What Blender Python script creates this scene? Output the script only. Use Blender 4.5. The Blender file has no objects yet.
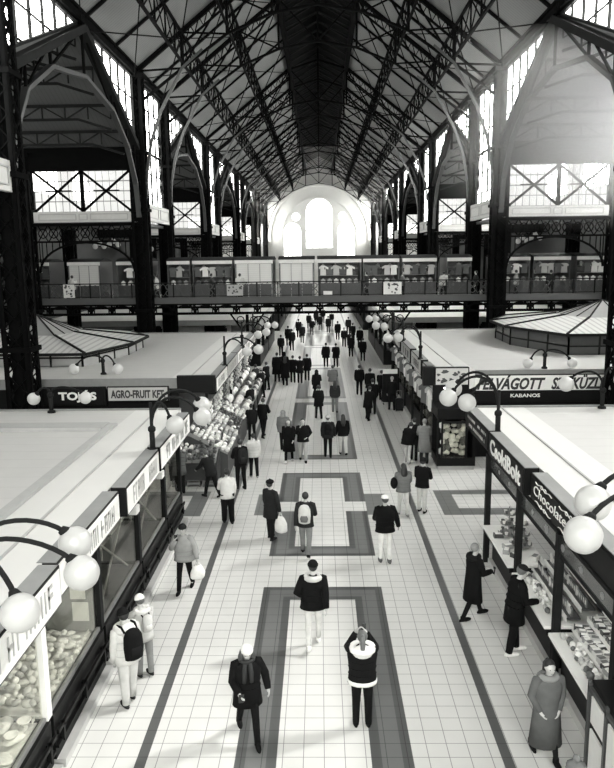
import bpy, math, random
from mathutils import Vector, Matrix
random.seed(7)
SC = bpy.context.scene
COL = SC.collection
PI = math.pi

# ------------------------------------------------------------------ materials
def tone(v):
    t = min(1.0, v / 0.45)
    return (v * (0.965 + 0.035 * t), v * 1.0, v * (0.99 - 0.025 * t), 1.0)

MATS = {}
def mat(name, v, rough=0.6, metal=0.0, var=0.10, scale=6.0, bump=0.0, emit=0.0, spec=0.5):
    if name in MATS:
        return MATS[name]
    m = bpy.data.materials.new(name)
    m.use_nodes = True
    nt = m.node_tree
    b = nt.nodes['Principled BSDF']
    tc = nt.nodes.new('ShaderNodeTexCoord')
    nz = nt.nodes.new('ShaderNodeTexNoise')
    nz.inputs['Scale'].default_value = scale
    nz.inputs['Detail'].default_value = 4
    nt.links.new(tc.outputs['Object'], nz.inputs['Vector'])
    mx = nt.nodes.new('ShaderNodeMix')
    mx.data_type = 'RGBA'
    mx.inputs[6].default_value = tone(v * (1 - var))
    mx.inputs[7].default_value = tone(min(1, v * (1 + var)))
    nt.links.new(nz.outputs['Fac'], mx.inputs[0])
    nt.links.new(mx.outputs[2], b.inputs['Base Color'])
    b.inputs['Roughness'].default_value = rough
    b.inputs['Metallic'].default_value = metal
    b.inputs['Specular IOR Level'].default_value = spec
    if bump:
        bp = nt.nodes.new('ShaderNodeBump')
        bp.inputs['Strength'].default_value = bump
        bp.inputs['Distance'].default_value = 0.02
        nt.links.new(nz.outputs['Fac'], bp.inputs['Height'])
        nt.links.new(bp.outputs['Normal'], b.inputs['Normal'])
    if emit:
        b.inputs['Emission Color'].default_value = tone(0.95)
        b.inputs['Emission Strength'].default_value = emit
    MATS[name] = m
    return m

def line_mat(name, v, v2, period, axis, width=0.1, rough=0.6, axis2=None, period2=1.0, width2=0.05, var=0.06):
    """base tone with thin parallel lines (board joints, sheet seams, tile joints) in object space"""
    m = bpy.data.materials.new(name)
    m.use_nodes = True
    nt = m.node_tree
    N = nt.nodes.new
    L = nt.links.new
    b = nt.nodes['Principled BSDF']
    tc = N('ShaderNodeTexCoord')
    sp = N('ShaderNodeSeparateXYZ')
    L(tc.outputs['Object'], sp.inputs[0])
    def lines(ax, per, w):
        d = N('ShaderNodeMath'); d.operation = 'DIVIDE'
        L(sp.outputs[ax], d.inputs[0]); d.inputs[1].default_value = per
        f = N('ShaderNodeMath'); f.operation = 'FLOORED_MODULO'
        L(d.outputs[0], f.inputs[0]); f.inputs[1].default_value = 1.0
        c = N('ShaderNodeMath'); c.operation = 'LESS_THAN'
        L(f.outputs[0], c.inputs[0]); c.inputs[1].default_value = w
        return c.outputs[0]
    o = lines(axis, period, width)
    if axis2 is not None:
        o2 = lines(axis2, period2, width2)
        mm = N('ShaderNodeMath'); mm.operation = 'MAXIMUM'
        L(o, mm.inputs[0]); L(o2, mm.inputs[1]); o = mm.outputs[0]
    nz = N('ShaderNodeTexNoise'); nz.inputs['Scale'].default_value = 1.7; nz.inputs['Detail'].default_value = 5
    L(tc.outputs['Object'], nz.inputs['Vector'])
    mx0 = N('ShaderNodeMix'); mx0.data_type = 'RGBA'
    mx0.inputs[6].default_value = tone(v * (1 - var)); mx0.inputs[7].default_value = tone(min(1, v * (1 + var)))
    L(nz.outputs['Fac'], mx0.inputs[0])
    mx = N('ShaderNodeMix'); mx.data_type = 'RGBA'
    L(o, mx.inputs[0]); L(mx0.outputs[2], mx.inputs[6]); mx.inputs[7].default_value = tone(v2)
    L(mx.outputs[2], b.inputs['Base Color'])
    b.inputs['Roughness'].default_value = rough
    MATS[name] = m
    return m

def glass_emit(name, strength):
    """daylit frosted pane: emission put into the pane stands in for daylight; sun passes through"""
    m = bpy.data.materials.new(name); m.use_nodes = True
    nt = m.node_tree
    for n in list(nt.nodes):
        nt.nodes.remove(n)
    out = nt.nodes.new('ShaderNodeOutputMaterial')
    e = nt.nodes.new('ShaderNodeEmission')
    tc = nt.nodes.new('ShaderNodeTexCoord')
    nz = nt.nodes.new('ShaderNodeTexNoise'); nz.inputs['Scale'].default_value = 0.6
    nt.links.new(tc.outputs['Object'], nz.inputs['Vector'])
    mx = nt.nodes.new('ShaderNodeMix'); mx.data_type = 'RGBA'
    mx.inputs[6].default_value = tone(0.85); mx.inputs[7].default_value = tone(0.97)
    nt.links.new(nz.outputs['Fac'], mx.inputs[0])
    nt.links.new(mx.outputs[2], e.inputs['Color'])
    e.inputs['Strength'].default_value = strength
    t = nt.nodes.new('ShaderNodeBsdfTransparent')
    a = nt.nodes.new('ShaderNodeAddShader')
    nt.links.new(e.outputs[0], a.inputs[0]); nt.links.new(t.outputs[0], a.inputs[1])
    nt.links.new(a.outputs[0], out.inputs['Surface'])
    MATS[name] = m
    return m

def clear_glass(name, tint=0.95):
    m = bpy.data.materials.new(name); m.use_nodes = True
    nt = m.node_tree
    for n in list(nt.nodes):
        nt.nodes.remove(n)
    out = nt.nodes.new('ShaderNodeOutputMaterial')
    t = nt.nodes.new('ShaderNodeBsdfTransparent'); t.inputs[0].default_value = tone(tint)
    g = nt.nodes.new('ShaderNodeBsdfGlossy'); g.inputs['Roughness'].default_value = 0.05
    lw = nt.nodes.new('ShaderNodeLayerWeight'); lw.inputs[0].default_value = 0.5
    fr = nt.nodes.new('ShaderNodeMath'); fr.operation = 'MULTIPLY_ADD'; fr.inputs[1].default_value = 0.12; fr.inputs[2].default_value = 0.02
    nt.links.new(lw.outputs['Facing'], fr.inputs[0])
    mx = nt.nodes.new('ShaderNodeMixShader')
    nt.links.new(fr.outputs[0], mx.inputs[0]); nt.links.new(t.outputs[0], mx.inputs[1]); nt.links.new(g.outputs[0], mx.inputs[2])
    nt.links.new(mx.outputs[0], out.inputs['Surface'])
    MATS[name] = m
    return m

IRON = mat('black_painted_iron', 0.004, 0.8, 0.0, 0.3, 3.0, 0, 0, .02)
IRON2 = mat('grey_painted_iron', 0.014, 0.7, 0.0, 0.25, 3.0, 0, 0, .06)
RIB = mat('pale_painted_rib', 0.035, 0.5, 0.0, 0.2, 2.0)
CREAM = mat('cream_panel_paint', 0.5, 0.6)
CREAMD = mat('cream_moulding_paint', 0.36, 0.6)
WALLP = mat('pale_plaster', 0.72, 0.9, 0, 0.06, 1.0)
WALLD = mat('dark_brick', 0.03, 0.9, 0, 0.3, 2.0)
BOARD = line_mat('roof_boards', 0.16, 0.10, 0.22, 1, 0.14, 0.75)
BOARDX = line_mat('aisle_roof_boards', 0.09, 0.065, 0.22, 0, 0.12, 0.75)
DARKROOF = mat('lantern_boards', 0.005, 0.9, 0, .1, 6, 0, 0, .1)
SHEET = line_mat('pale_roof_sheets', 0.46, 0.38, 0.62, 1, 0.03, 0.55)
BAND = mat('pale_roof_walkway', 0.55, 0.55, 0, 0.05, 1.0)
GREYTOP = mat('grey_fascia_top', 0.21, 0.6, 0, 0.2, 2.5)
CURB = mat('grey_roof_curb', 0.36, 0.6)
WHITE = mat('white_paint', 0.78, 0.45, 0, 0.04)
OFFW = mat('offwhite_laminate', 0.66, 0.4, 0, 0.06)
BLACK = mat('black_laminate', 0.005, 0.5, 0, 0.3, 6, 0, 0, .15)
DGREY = mat('dark_grey_laminate', 0.05, 0.45, 0, 0.2)
MGREY = mat('mid_grey_metal', 0.24, 0.4, 0.3, 0.15)
STEP = mat('stone_plinth', 0.42, 0.5, 0, 0.1)
GLOBE = mat('white_globe_glass', 0.36, 0.3, 0, 0.03, 2.0, 0, 0.08)
CORR = line_mat('corrugated_sheet', 0.50, 0.34, 0.28, 0, 0.35, 0.5)
PAVW = mat('pavilion_panel', 0.30, 0.5, 0, 0.1)
GLASS = clear_glass('clear_glass')
SMOKE = clear_glass('smoked_glass', 0.55)
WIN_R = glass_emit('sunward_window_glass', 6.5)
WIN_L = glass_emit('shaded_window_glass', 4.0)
WIN_S = glass_emit('added_gable_glow', 18.0)  # strong glow in the added right gables, to brighten the haze
WIN_G = glass_emit('added_gable_glow_left', 1.2)  # weaker glow for the matching added gables on the left
WIN_E = glass_emit('far_window_glass', 1.9)
WIN_F = glass_emit('front_window_glass', 6.0)
WIN_X = glass_emit('dim_window_glow', .36)  # fainter emission put into the cross-braced panes in place of daylight
TUBE = mat('fill_tube_glow', .8, .4, 0, .02, 2, 0, 9.0)  # glow of the fill tubes and strips added inside stalls and kiosks

# ------------------------------------------------------------------ mesh builder
class MB:
    def __init__(s):
        s.v = []; s.f = []; s.mi = []
    def add(s, vs, fs, mi=0):
        o = len(s.v)
        s.v.extend([tuple(p) for p in vs]); s.f.extend([tuple(i + o for i in f) for f in fs]); s.mi.extend([mi] * len(fs))
        return s
    def box(s, x0, x1, y0, y1, z0, z1, mi=0):
        return s.add([(x0, y0, z0), (x1, y0, z0), (x1, y1, z0), (x0, y1, z0), (x0, y0, z1), (x1, y0, z1), (x1, y1, z1), (x0, y1, z1)],
              [(0, 3, 2, 1), (4, 5, 6, 7), (0, 1, 5, 4), (1, 2, 6, 5), (2, 3, 7, 6), (3, 0, 4, 7)], mi)
    def beam(s, a, b, w, h=None, up=(0, 0, 1), mi=0):
        h = h or w
        a = Vector(a); b = Vector(b); d = (b - a)
        if d.length < 1e-6: return s
        d.normalize(); u = Vector(up)
        if abs(d.dot(u)) > 0.97: u = Vector((1, 0, 0)) if abs(d.x) < 0.9 else Vector((0, 1, 0))
        r = d.cross(u).normalized(); u = r.cross(d).normalized()
        vs = []
        for p in (a, b):
            for i, j in ((-1, -1), (1, -1), (1, 1), (-1, 1)):
                vs.append(p + r * (i * w / 2) + u * (j * h / 2))
        return s.add(vs, [(0, 3, 2, 1), (4, 5, 6, 7), (0, 1, 5, 4), (1, 2, 6, 5), (2, 3, 7, 6), (3, 0, 4, 7)], mi)
    def path(s, pts, w, h=None, up=(0, 0, 1), mi=0):
        for a, b in zip(pts[:-1], pts[1:]): s.beam(a, b, w, h, up, mi)
        return s
    def tube(s, pts, r, n=8, cap=True, mi=0, flat=1.0):
        pts = [Vector(p) for p in pts]
        rs = r if isinstance(r, (list, tuple)) else [r] * len(pts)
        vs = []; ref = None
        for i, p in enumerate(pts):
            d = (pts[min(i + 1, len(pts) - 1)] - pts[max(i - 1, 0)])
            if d.length < 1e-7: d = Vector((0, 0, 1))
            d.normalize()
            if ref is None:
                ref = Vector((1, 0, 0)) if abs(d.x) < 0.8 else Vector((0, 1, 0))
            ref = (ref - d * ref.dot(d)).normalized()
            q = d.cross(ref)
            rx, ry = (rs[i] if isinstance(rs[i], (list, tuple)) else (rs[i], rs[i] * flat))
            for k in range(n):
                t = 2 * PI * k / n
                vs.append(p + ref * (math.cos(t) * rx) + q * (math.sin(t) * ry))
        fs = []
        for i in range(len(pts) - 1):
            for k in range(n):
                a = i * n + k; b = i * n + (k + 1) % n
                fs.append((a, b, b + n, a + n))
        if cap:
            fs.append(tuple(range(n))[::-1]); fs.append(tuple((len(pts) - 1) * n + k for k in range(n)))
        return s.add(vs, fs, mi)
    def rings(s, rg, n=14, cap0=True, cap1=True, mi=0):
        """rg: list of (cx, cy, cz, rx, ry) horizontal ellipses"""
        vs = []
        for cx, cy, cz, rx, ry in rg:
            for k in range(n):
                t = 2 * PI * k / n
                vs.append((cx + math.cos(t) * rx, cy + math.sin(t) * ry, cz))
        fs = []
        for i in range(len(rg) - 1):
            for k in range(n):
                a = i * n + k; b = i * n + (k + 1) % n
                fs.append((a, b, b + n, a + n))
        if cap0: fs.append(tuple(range(n))[::-1])
        if cap1: fs.append(tuple((len(rg) - 1) * n + k for k in range(n)))
        return s.add(vs, fs, mi)
    def ball(s, c, r, nu=12, nv=8, mi=0, zmin=-1.0):
        rx, ry, rz = r if isinstance(r, (list, tuple)) else (r, r, r)
        rg = []
        for j in range(nv + 1):
            t = -PI / 2 + PI * j / nv
            if math.sin(t) < zmin - 1e-6: continue
            cc = max(math.cos(t), 0.02)
            rg.append((c[0], c[1], c[2] + math.sin(t) * rz, cc * rx, cc * ry))
        return s.rings(rg, nu, True, True, mi)
    def poly(s, pts, off, mi=0):
        """closed planar polygon extruded by vector off"""
        n = len(pts); off = Vector(off)
        vs = [Vector(p) for p in pts] + [Vector(p) + off for p in pts]
        fs = [tuple(range(n))[::-1], tuple(range(n, 2 * n))]
        for i in range(n):
            j = (i + 1) % n
            fs.append((i, j, j + n, i + n))
        return s.add(vs, fs, mi)
    def build(s, name, m, parent=None, smooth=False, bevel=0):
        me = bpy.data.meshes.new(name)
        off = Vector((0, 0, 0))
        p = parent
        while p is not None:
            off += p.location; p = p.parent
        vs = [(v[0] - off.x, v[1] - off.y, v[2] - off.z) for v in s.v] if parent is not None else s.v
        me.from_pydata(vs, [], s.f)
        for mm in (m if isinstance(m, (list, tuple)) else [m]): me.materials.append(mm)
        if isinstance(m, (list, tuple)): me.polygons.foreach_set('material_index', s.mi)
        if smooth: me.polygons.foreach_set('use_smooth', [True] * len(me.polygons))
        me.update()
        o = bpy.data.objects.new(name, me); COL.objects.link(o)
        if parent is not None: o.parent = parent
        if bevel:
            md = o.modifiers.new('bevel', 'BEVEL'); md.width = bevel; md.segments = 2; md.limit_method = 'ANGLE'
        return o

def tag(o, label, cat, group=None):
    o['label'] = label; o['category'] = cat
    if group: o['group'] = group
    return o
def thing(name, label, cat, loc=(0, 0, 0), group=None):
    o = bpy.data.objects.new(name, None); COL.objects.link(o)
    o.location = loc; o.empty_display_size = 0.1
    return tag(o, label, cat, group)
def struct(o, label=None, cat='structure'):
    o['kind'] = 'structure'
    if label: o['label'] = label; o['category'] = cat
    return o
KIDS = {}
def dup(root, loc=None, rotz=None, label=None, group=None, cat=None):
    def rec(o, par):
        c = o.copy(); COL.objects.link(c)
        if par is not None:
            c.parent = par
        for ch in o.children: rec(ch, c)
        return c
    r = rec(root, None)
    if loc is not None: r.location = loc
    if rotz is not None: r.rotation_euler = (0, 0, rotz)
    if label: r['label'] = label
    if group: r['group'] = group
    return r
def text_obj(name, s, size, m, parent, loc, rot, depth=0.008, width=None, shear=0.0, align='LEFT', bold=0.0):
    cu = bpy.data.curves.new(name, 'FONT'); cu.body = s; cu.size = size; cu.extrude = depth; cu.shear = shear
    cu.offset = bold
    cu.resolution_u = 3
    t = bpy.data.objects.new(name, cu)
    me = bpy.data.meshes.new_from_object(t)
    bpy.data.objects.remove(t)
    xs = [v.co.x for v in me.vertices]
    x0, x1 = min(xs), max(xs)
    k = (width / (x1 - x0)) if width else 1.0
    for v in me.vertices: v.co.x = (v.co.x - x0) * k
    if not me.materials: me.materials.append(m)
    else: me.materials[0] = m
    o = bpy.data.objects.new(name, me); COL.objects.link(o)
    off = Vector((0, 0, 0)); p = parent
    while p is not None:
        off += p.location; p = p.parent
    o.location = Vector(loc) - off; o.rotation_euler = rot
    if parent is not None: o.parent = parent
    return o
ORD = ['nearest', 'second nearest', 'third nearest', 'fourth nearest', 'fifth nearest', 'sixth nearest', 'seventh nearest', 'eighth nearest', 'ninth nearest', 'tenth nearest', 'eleventh nearest', 'twelfth nearest', 'thirteenth nearest', 'fourteenth nearest', 'fifteenth nearest']
NTH = ['first', 'second', 'third', 'fourth', 'fifth', 'sixth', 'seventh', 'eighth', 'ninth', 'tenth', 'eleventh', 'twelfth', 'thirteenth', 'fourteenth', 'fifteenth', 'sixteenth', 'seventeenth', 'eighteenth', 'nineteenth', 'twentieth']
SIDE = {-1: 'left', 1: 'right'}
# ------------------------------------------------------------------ camera
F_, P_, YW, RO, CH = 722.0, math.radians(10.0), math.radians(-1.1), math.radians(-0.7), 7.1
def camera():
    r0 = Vector((math.cos(YW), -math.sin(YW), 0))
    fw = Vector((math.sin(YW) * math.cos(P_), math.cos(YW) * math.cos(P_), -math.sin(P_)))
    dn = Vector((-math.sin(YW) * math.sin(P_), -math.cos(YW) * math.sin(P_), -math.cos(P_)))
    R = r0 * math.cos(RO) - dn * math.sin(RO); D = r0 * math.sin(RO) + dn * math.cos(RO)
    cd = bpy.data.cameras.new('camera'); co = bpy.data.objects.new('camera', cd); COL.objects.link(co)
    cd.sensor_fit = 'VERTICAL'; cd.sensor_height = 24.0; cd.lens = 24.0 * F_ / 768.0
    cd.clip_end = 500; cd.clip_start = 0.1
    M = Matrix((R, -D, -fw)).transposed().to_4x4(); M.translation = (0, 0, CH)
    co.matrix_world = M
    SC.camera = co
camera()

# ------------------------------------------------------------------ hall constants
W = 9.67                      # nave column lines
OUT = 19.0                    # outer walls
EAVE = 16.8
VAL = 12.9
COLY = [23.0, 40.0, 46.5, 63.0, 69.5, 86.0, 92.5, 109.0, 115.5, 132.0]
WIDE = [(23.0, 40.0), (46.5, 63.0), (69.5, 86.0), (92.5, 109.0), (115.5, 132.0)]
NARROW = [(16.5, 23.0), (40.0, 46.5), (63.0, 69.5), (86.0, 92.5), (109.0, 115.5), (132.0, 137.0)]
END = 137.0
LX = 2.35                     # lantern half width
def roof_z(x):
    return EAVE + (W - abs(x)) * (22.5 - EAVE) / (W - LX)

# ------------------------------------------------------------------ floor
def tile_mat(name, v, rough, ox, oy):
    m = line_mat(name, v, v * 0.36, 0.30, 0, 0.036, rough, 1, 0.30, 0.036, 0.07)
    m.node_tree.nodes['Principled BSDF'].inputs['Specular IOR Level'].default_value = 0.4
    return m
T_C = tile_mat('cream_floor_tile', 0.62, 0.30, 0, 0)
T_G = tile_mat('grey_floor_tile', 0.165, 0.28, 0, 0)
T_D = tile_mat('dark_floor_tile', 0.095, 0.28, 0, 0)
def floor():
    rects = []
    for x in (-2.62, 2.62): rects.append((x - 0.075, x + 0.075, -8, END, 2))
    def frame(x0, x1, y0, y1, b):   # dark outer line, grey band, dark inner line
        rects.append((x0, x1, y0, y1, 2)); rects.append((x0 + .15, x1 - .15, y0 + .15, y1 - .15, 1))
        rects.append((x0 + .45, x1 - .45, y0 + .45, y1 - .45, 2)); rects.append((x0 + .6, x1 - .6, y0 + .6, y1 - .6, 0))
    frame(-1.28, 1.28, 3.3, 14.75, 0)
    for y0 in (16.4, 24.8, 36.0, 47.0, 58.0, 69.0):
        y1 = y0 + (6.8 if y0 < 20 else 10.2)
        frame(-1.28, 1.28, y0, y1, 0)
        if y0 < 20:
            rects.append((-1.9, -1.28, 19.2, 21.0, 1)); rects.append((1.28, 1.9, 19.2, 21.0, 1))
            rects.append((-1.28, -0.68, 19.5, 20.3, 0)); rects.append((0.68, 1.28, 19.5, 20.3, 0))
    for sx in (-1, 1):               # cross aisle inlays
        for a, b, c, d, k in ((3.4, 6.2, 19.15, 21.3, 1), (3.9, 6.2, 19.7, 20.9, 0)):
            rects.append((min(sx * a, sx * b), max(sx * a, sx * b), c, d, k))
    xs = sorted(set([-22, 22] + [r[0] for r in rects] + [r[1] for r in rects]))
    ys = sorted(set([-8, END] + [r[2] for r in rects] + [r[3] for r in rects]))
    mb = MB()
    for i in range(len(xs) - 1):
        for j in range(len(ys) - 1):
            cx = (xs[i] + xs[i + 1]) / 2; cy = (ys[j] + ys[j + 1]) / 2; k = 0
            for r in rects:
                if r[0] < cx < r[1] and r[2] < cy < r[3]: k = r[4]
            mb.add([(xs[i], ys[j], 0), (xs[i + 1], ys[j], 0), (xs[i + 1], ys[j + 1], 0), (xs[i], ys[j + 1], 0)], [(0, 1, 2, 3)], k)
    mb.box(-22, 22, -8, END, -0.3, -0.01, 0)
    struct(mb.build('floor', [T_C, T_G, T_D]), 'cream square floor tiles with dark strips and bordered rectangles down the hall', 'floor')
floor()

# ------------------------------------------------------------------ walls
def walls():
    for sx in (-1, 1):
        mb = MB(); x0, x1 = sorted((sx * OUT, sx * (OUT + .4)))
        mb.box(x0, x1, -8, END, 0, 9.2)
        for i, (a, b) in enumerate(WIDE):
            m_ = (a + b) / 2
            if i > 1:
                mb.poly([(x0, a, 9.2), (x0, b, 9.2), (x0, b, VAL), (x0, m_, 16.5), (x0, a, VAL)], (.4, 0, 0)); continue
            mb.box(x0, x0 + .4, a, b, 9.2, 11.6)  # glazing added above this sill to light the haze and aisles
            g = MB(); xg = sx * (OUT + .2); g.poly([(xg, a + .5, 11.6), (xg, b - .5, 11.6), (xg, b - .5, VAL), (xg, m_, 16.3), (xg, a + .5, VAL)], (.03, 0, 0))
            g = struct(g.build('window_%d' % (200 + i * 2 + (sx > 0)), WIN_G if sx < 0 else WIN_S), 'gable window added for light in the outer %s aisle wall, %s bay' % (SIDE[sx], ORD[i]), 'window')
            u = MB()
            for q in range(11): u.box(xg - .1, xg - .02, a + .5 + (b - a - 1) * q / 10 - .06, a + .5 + (b - a - 1) * q / 10 + .06, 11.6, VAL + 3.4 * (1 - abs(q - 5) / 5))
            for zz in (12.3, 13.0): u.box(xg - .1, xg - .02, a + .5, b - .5, zz - .05, zz + .05)
            u.build('muntins', IRON, g)
        struct(mb.build('wall_' + SIDE[sx], WALLD), 'dark outer aisle wall on the ' + SIDE[sx], 'wall')
    # front facade behind the camera with its great window
    mb = MB()
    mb.box(-20, -8, -8.4, -8, 0, 17); mb.box(8, 20, -8.4, -8, 0, 17); mb.box(-8, 8, -8.4, -8, 0, 6.5)
    mb.poly([(-9.7, -8, 17), (9.7, -8, 17), (2.4, -8, 22.5), (0, -8, 25), (-2.4, -8, 22.5)], (0, -.4, 0))
    struct(mb.build('wall_front', WALLP), 'pale end wall behind the viewpoint', 'wall')
    mb = MB(); mb.box(-8, 8, -8.25, -8.2, 6.5, 17)
    g = mb.build('window_1', WIN_F); struct(g, 'tall end window behind the viewpoint', 'window')
    mb = MB()
    for i in range(9): mb.box(-8 + i * 2 - .06, -8 + i * 2 + .06, -8.2, -8.1, 6.5, 17)
    for z in (9, 12, 15): mb.box(-8, 8, -8.2, -8.1, z - .06, z + .06)
    mb.build('window_bars', IRON, g)
walls()

def arc_pts(cx, cz, r, a0, a1, n, y=0.0, rz=None):
    return [(cx + r * math.cos(a0 + (a1 - a0) * i / n), y, cz + (rz or r) * math.sin(a0 + (a1 - a0) * i / n)) for i in range(n + 1)]
def end_wall():
    # wall with openings, assembled as a grid of columns clipped by the openings
    def op(x):
        ax = abs(x); res = []
        if ax < 2.45:
            top = 15.2 + math.sqrt(max(0, 2.45 ** 2 - ax ** 2)); res.append((8.7, top))
        if 3.4 < ax < 6.6:
            top = 11.7 + math.sqrt(max(0, 1.6 ** 2 - (ax - 5.0) ** 2)); res.append((7.2, top))
        if abs(ax - 4.3) < 0.75:
            h = math.sqrt(max(0, .75 ** 2 - (ax - 4.3) ** 2)); res.append((14.4 - h, 14.4 + h))
        return sorted(res)
    xs = sorted(set([round(-OUT + i * .5, 3) for i in range(int(OUT * 4) + 1)] + [round(s_ * (c + r * math.cos(PI * k / 12)), 3) for s_ in (-1, 1) for c, r in ((0, 2.45), (5.0, 1.6), (4.3, .75)) for k in range(13)]))
    mb = MB()
    for a, b in zip(xs[:-1], xs[1:]):
        m = (a + b) / 2; top = lambda x: (roof_z(x) if abs(x) > LX else 25.0) if abs(x) < W else EAVE
        la = 0.0
        segs = op(m); z = 0.0
        A, B = op(a + 1e-4 * (1 if b > a else 1)), op(b - 1e-4)
        zs = 0.0; za = zb = 0.0
        for k, sgm in enumerate(segs):
            lo_a = A[k][0] if k < len(A) else sgm[0]; lo_b = B[k][0] if k < len(B) else sgm[0]
            hi_a = A[k][1] if k < len(A) else sgm[1]; hi_b = B[k][1] if k < len(B) else sgm[1]
            mb.poly([(a, END, za), (b, END, zb), (b, END, lo_b), (a, END, lo_a)], (0, .8, 0)); za, zb = hi_a, hi_b
        mb.poly([(a, END, za), (b, END, zb), (b, END, top(b)), (a, END, top(a))], (0, .8, 0))
    w = struct(mb.build('wall_back', WALLP), 'pale far end wall with a big arch and five windows', 'wall')
    mb = MB()
    pts = [(-7.0, END, 0.0)] + arc_pts(0, 10.9, 7.0, PI, 0, 28, END) + [(7.0, END, 0.0)]
    mb.path(pts, .3, .35, (0, 1, 0)); mb.build('arch_moulding', WALLP, w)
    mb = MB()
    pts = [(-9.3, END - .2, 0)] + arc_pts(0, 10.9, 9.3, PI, 0, 28, END - .2) + [(9.3, END - .2, 0)]
    mb.path(pts, .6, .5, (0, 1, 0)); mb.build('outer_arch', WALLP, w)
    y = END + .3
    def window(n, cx, hw, z0, zs, label):
        mb = MB(); pts = [(cx - hw, y, z0), (cx + hw, y, z0)] + arc_pts(cx, zs, hw, 0, PI, 14, y)
        mb.poly(pts, (0, .05, 0)); g = struct(mb.build('window_%d' % n, WIN_E), label, 'window')
        mb = MB(); yy = y - .08
        for k in range(1, 4): mb.box(cx - hw + k * hw / 2 - .05, cx - hw + k * hw / 2 + .05, yy, yy + .08, z0, zs + hw * .8)
        zz = z0 + 1.2
        while zz < zs + hw * .5:
            mb.box(cx - hw, cx + hw, yy, yy + .08, zz - .05, zz + .05); zz += 2.0 if hw > 2 else 1.6
        if hw > 2: mb.path(arc_pts(cx, zs + .5, .75, 0, 2 * PI, 14, yy), .12, .12, (0, 1, 0))
        mb.build('muntins', CREAMD, g)
    window(2, 0, 2.45, 8.7, 15.2, 'tallest arched window in the middle of the far end wall')
    window(3, -5.0, 1.6, 7.2, 11.7, 'left arched side window in the far end wall')
    window(4, 5.0, 1.6, 7.2, 11.7, 'right arched side window in the far end wall')
    for n, cx in ((5, -4.3), (6, 4.3)):
        mb = MB(); mb.poly(arc_pts(cx, 14.4, .75, 0, 2 * PI, 18, y)[:-1], (0, .05, 0))
        g = struct(mb.build('window_%d' % n, WIN_E), 'round window on the %s of the far end wall' % ('left' if cx < 0 else 'right'), 'window')
        mb = MB()
        for k in range(4):
            t = PI * k / 4; c_, s_ = math.cos(t) * .75, math.sin(t) * .75
            mb.beam((cx - c_, y - .05, 14.4 - s_), (cx + c_, y - .05, 14.4 + s_), .06, .06, (0, 1, 0))
        mb.build('muntins', CREAMD, g)
end_wall()

# ------------------------------------------------------------------ roof
def roof():
    for sx in (-1, 1):
        mb = MB()
        mb.poly([(sx * (W + .5), -8, roof_z(W + .5)), (sx * LX, -8, 22.5), (sx * LX, -8, 22.7), (sx * (W + .5), -8, roof_z(W + .5) + .2)], (0, END + 8.8, 0))
        struct(mb.build('ceiling' if sx < 0 else 'ceiling_right', BOARD), 'grey boarded %s slope of the nave roof' % SIDE[sx], 'ceiling')
    mb = MB()
    for sx in (-1, 1):
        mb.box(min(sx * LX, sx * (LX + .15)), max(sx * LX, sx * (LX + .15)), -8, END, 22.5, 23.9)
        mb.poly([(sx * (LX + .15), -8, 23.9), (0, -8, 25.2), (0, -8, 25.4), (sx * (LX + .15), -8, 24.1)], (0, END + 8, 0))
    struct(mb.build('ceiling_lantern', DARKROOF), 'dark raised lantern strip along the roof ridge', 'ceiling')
    # eave beams
    for sx in (-1, 1):
        mb = MB(); mb.box(sx * W - .2, sx * W + .2, 14, END, EAVE - .25, EAVE + .12)
        mb.box(sx * W - .3, sx * W + .3, 14, END, EAVE + .05, EAVE + .16)
        struct(mb.build('trim_%d' % (1 if sx < 0 else 2), IRON), 'dark eave beam above the %s clerestory' % SIDE[sx], 'trim')
    # lantern ribs
    mb = MB()
    mb.path([(-LX, 0, 22.6), (-LX, 0, 23.7), (0, 0, 25.0), (LX, 0, 23.7), (LX, 0, 22.6)], .12, .16, (0, 1, 0))
    mb.beam((-LX, 0, 22.65), (0, 0, 23.7), .07); mb.beam((LX, 0, 22.65), (0, 0, 23.7), .07); mb.beam((0, 0, 23.7), (0, 0, 25), .07)
    r0 = tag(mb.build('lantern_rib', IRON2), 'dark rib across the lantern strip at the ridge', 'roof rib', 'ribs across the ridge lantern')
    y = 34.0; r0.location.y = y
    while y < 134:
        y += 2.15; c = r0.copy(); COL.objects.link(c); c.location.y = y
roof()

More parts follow.
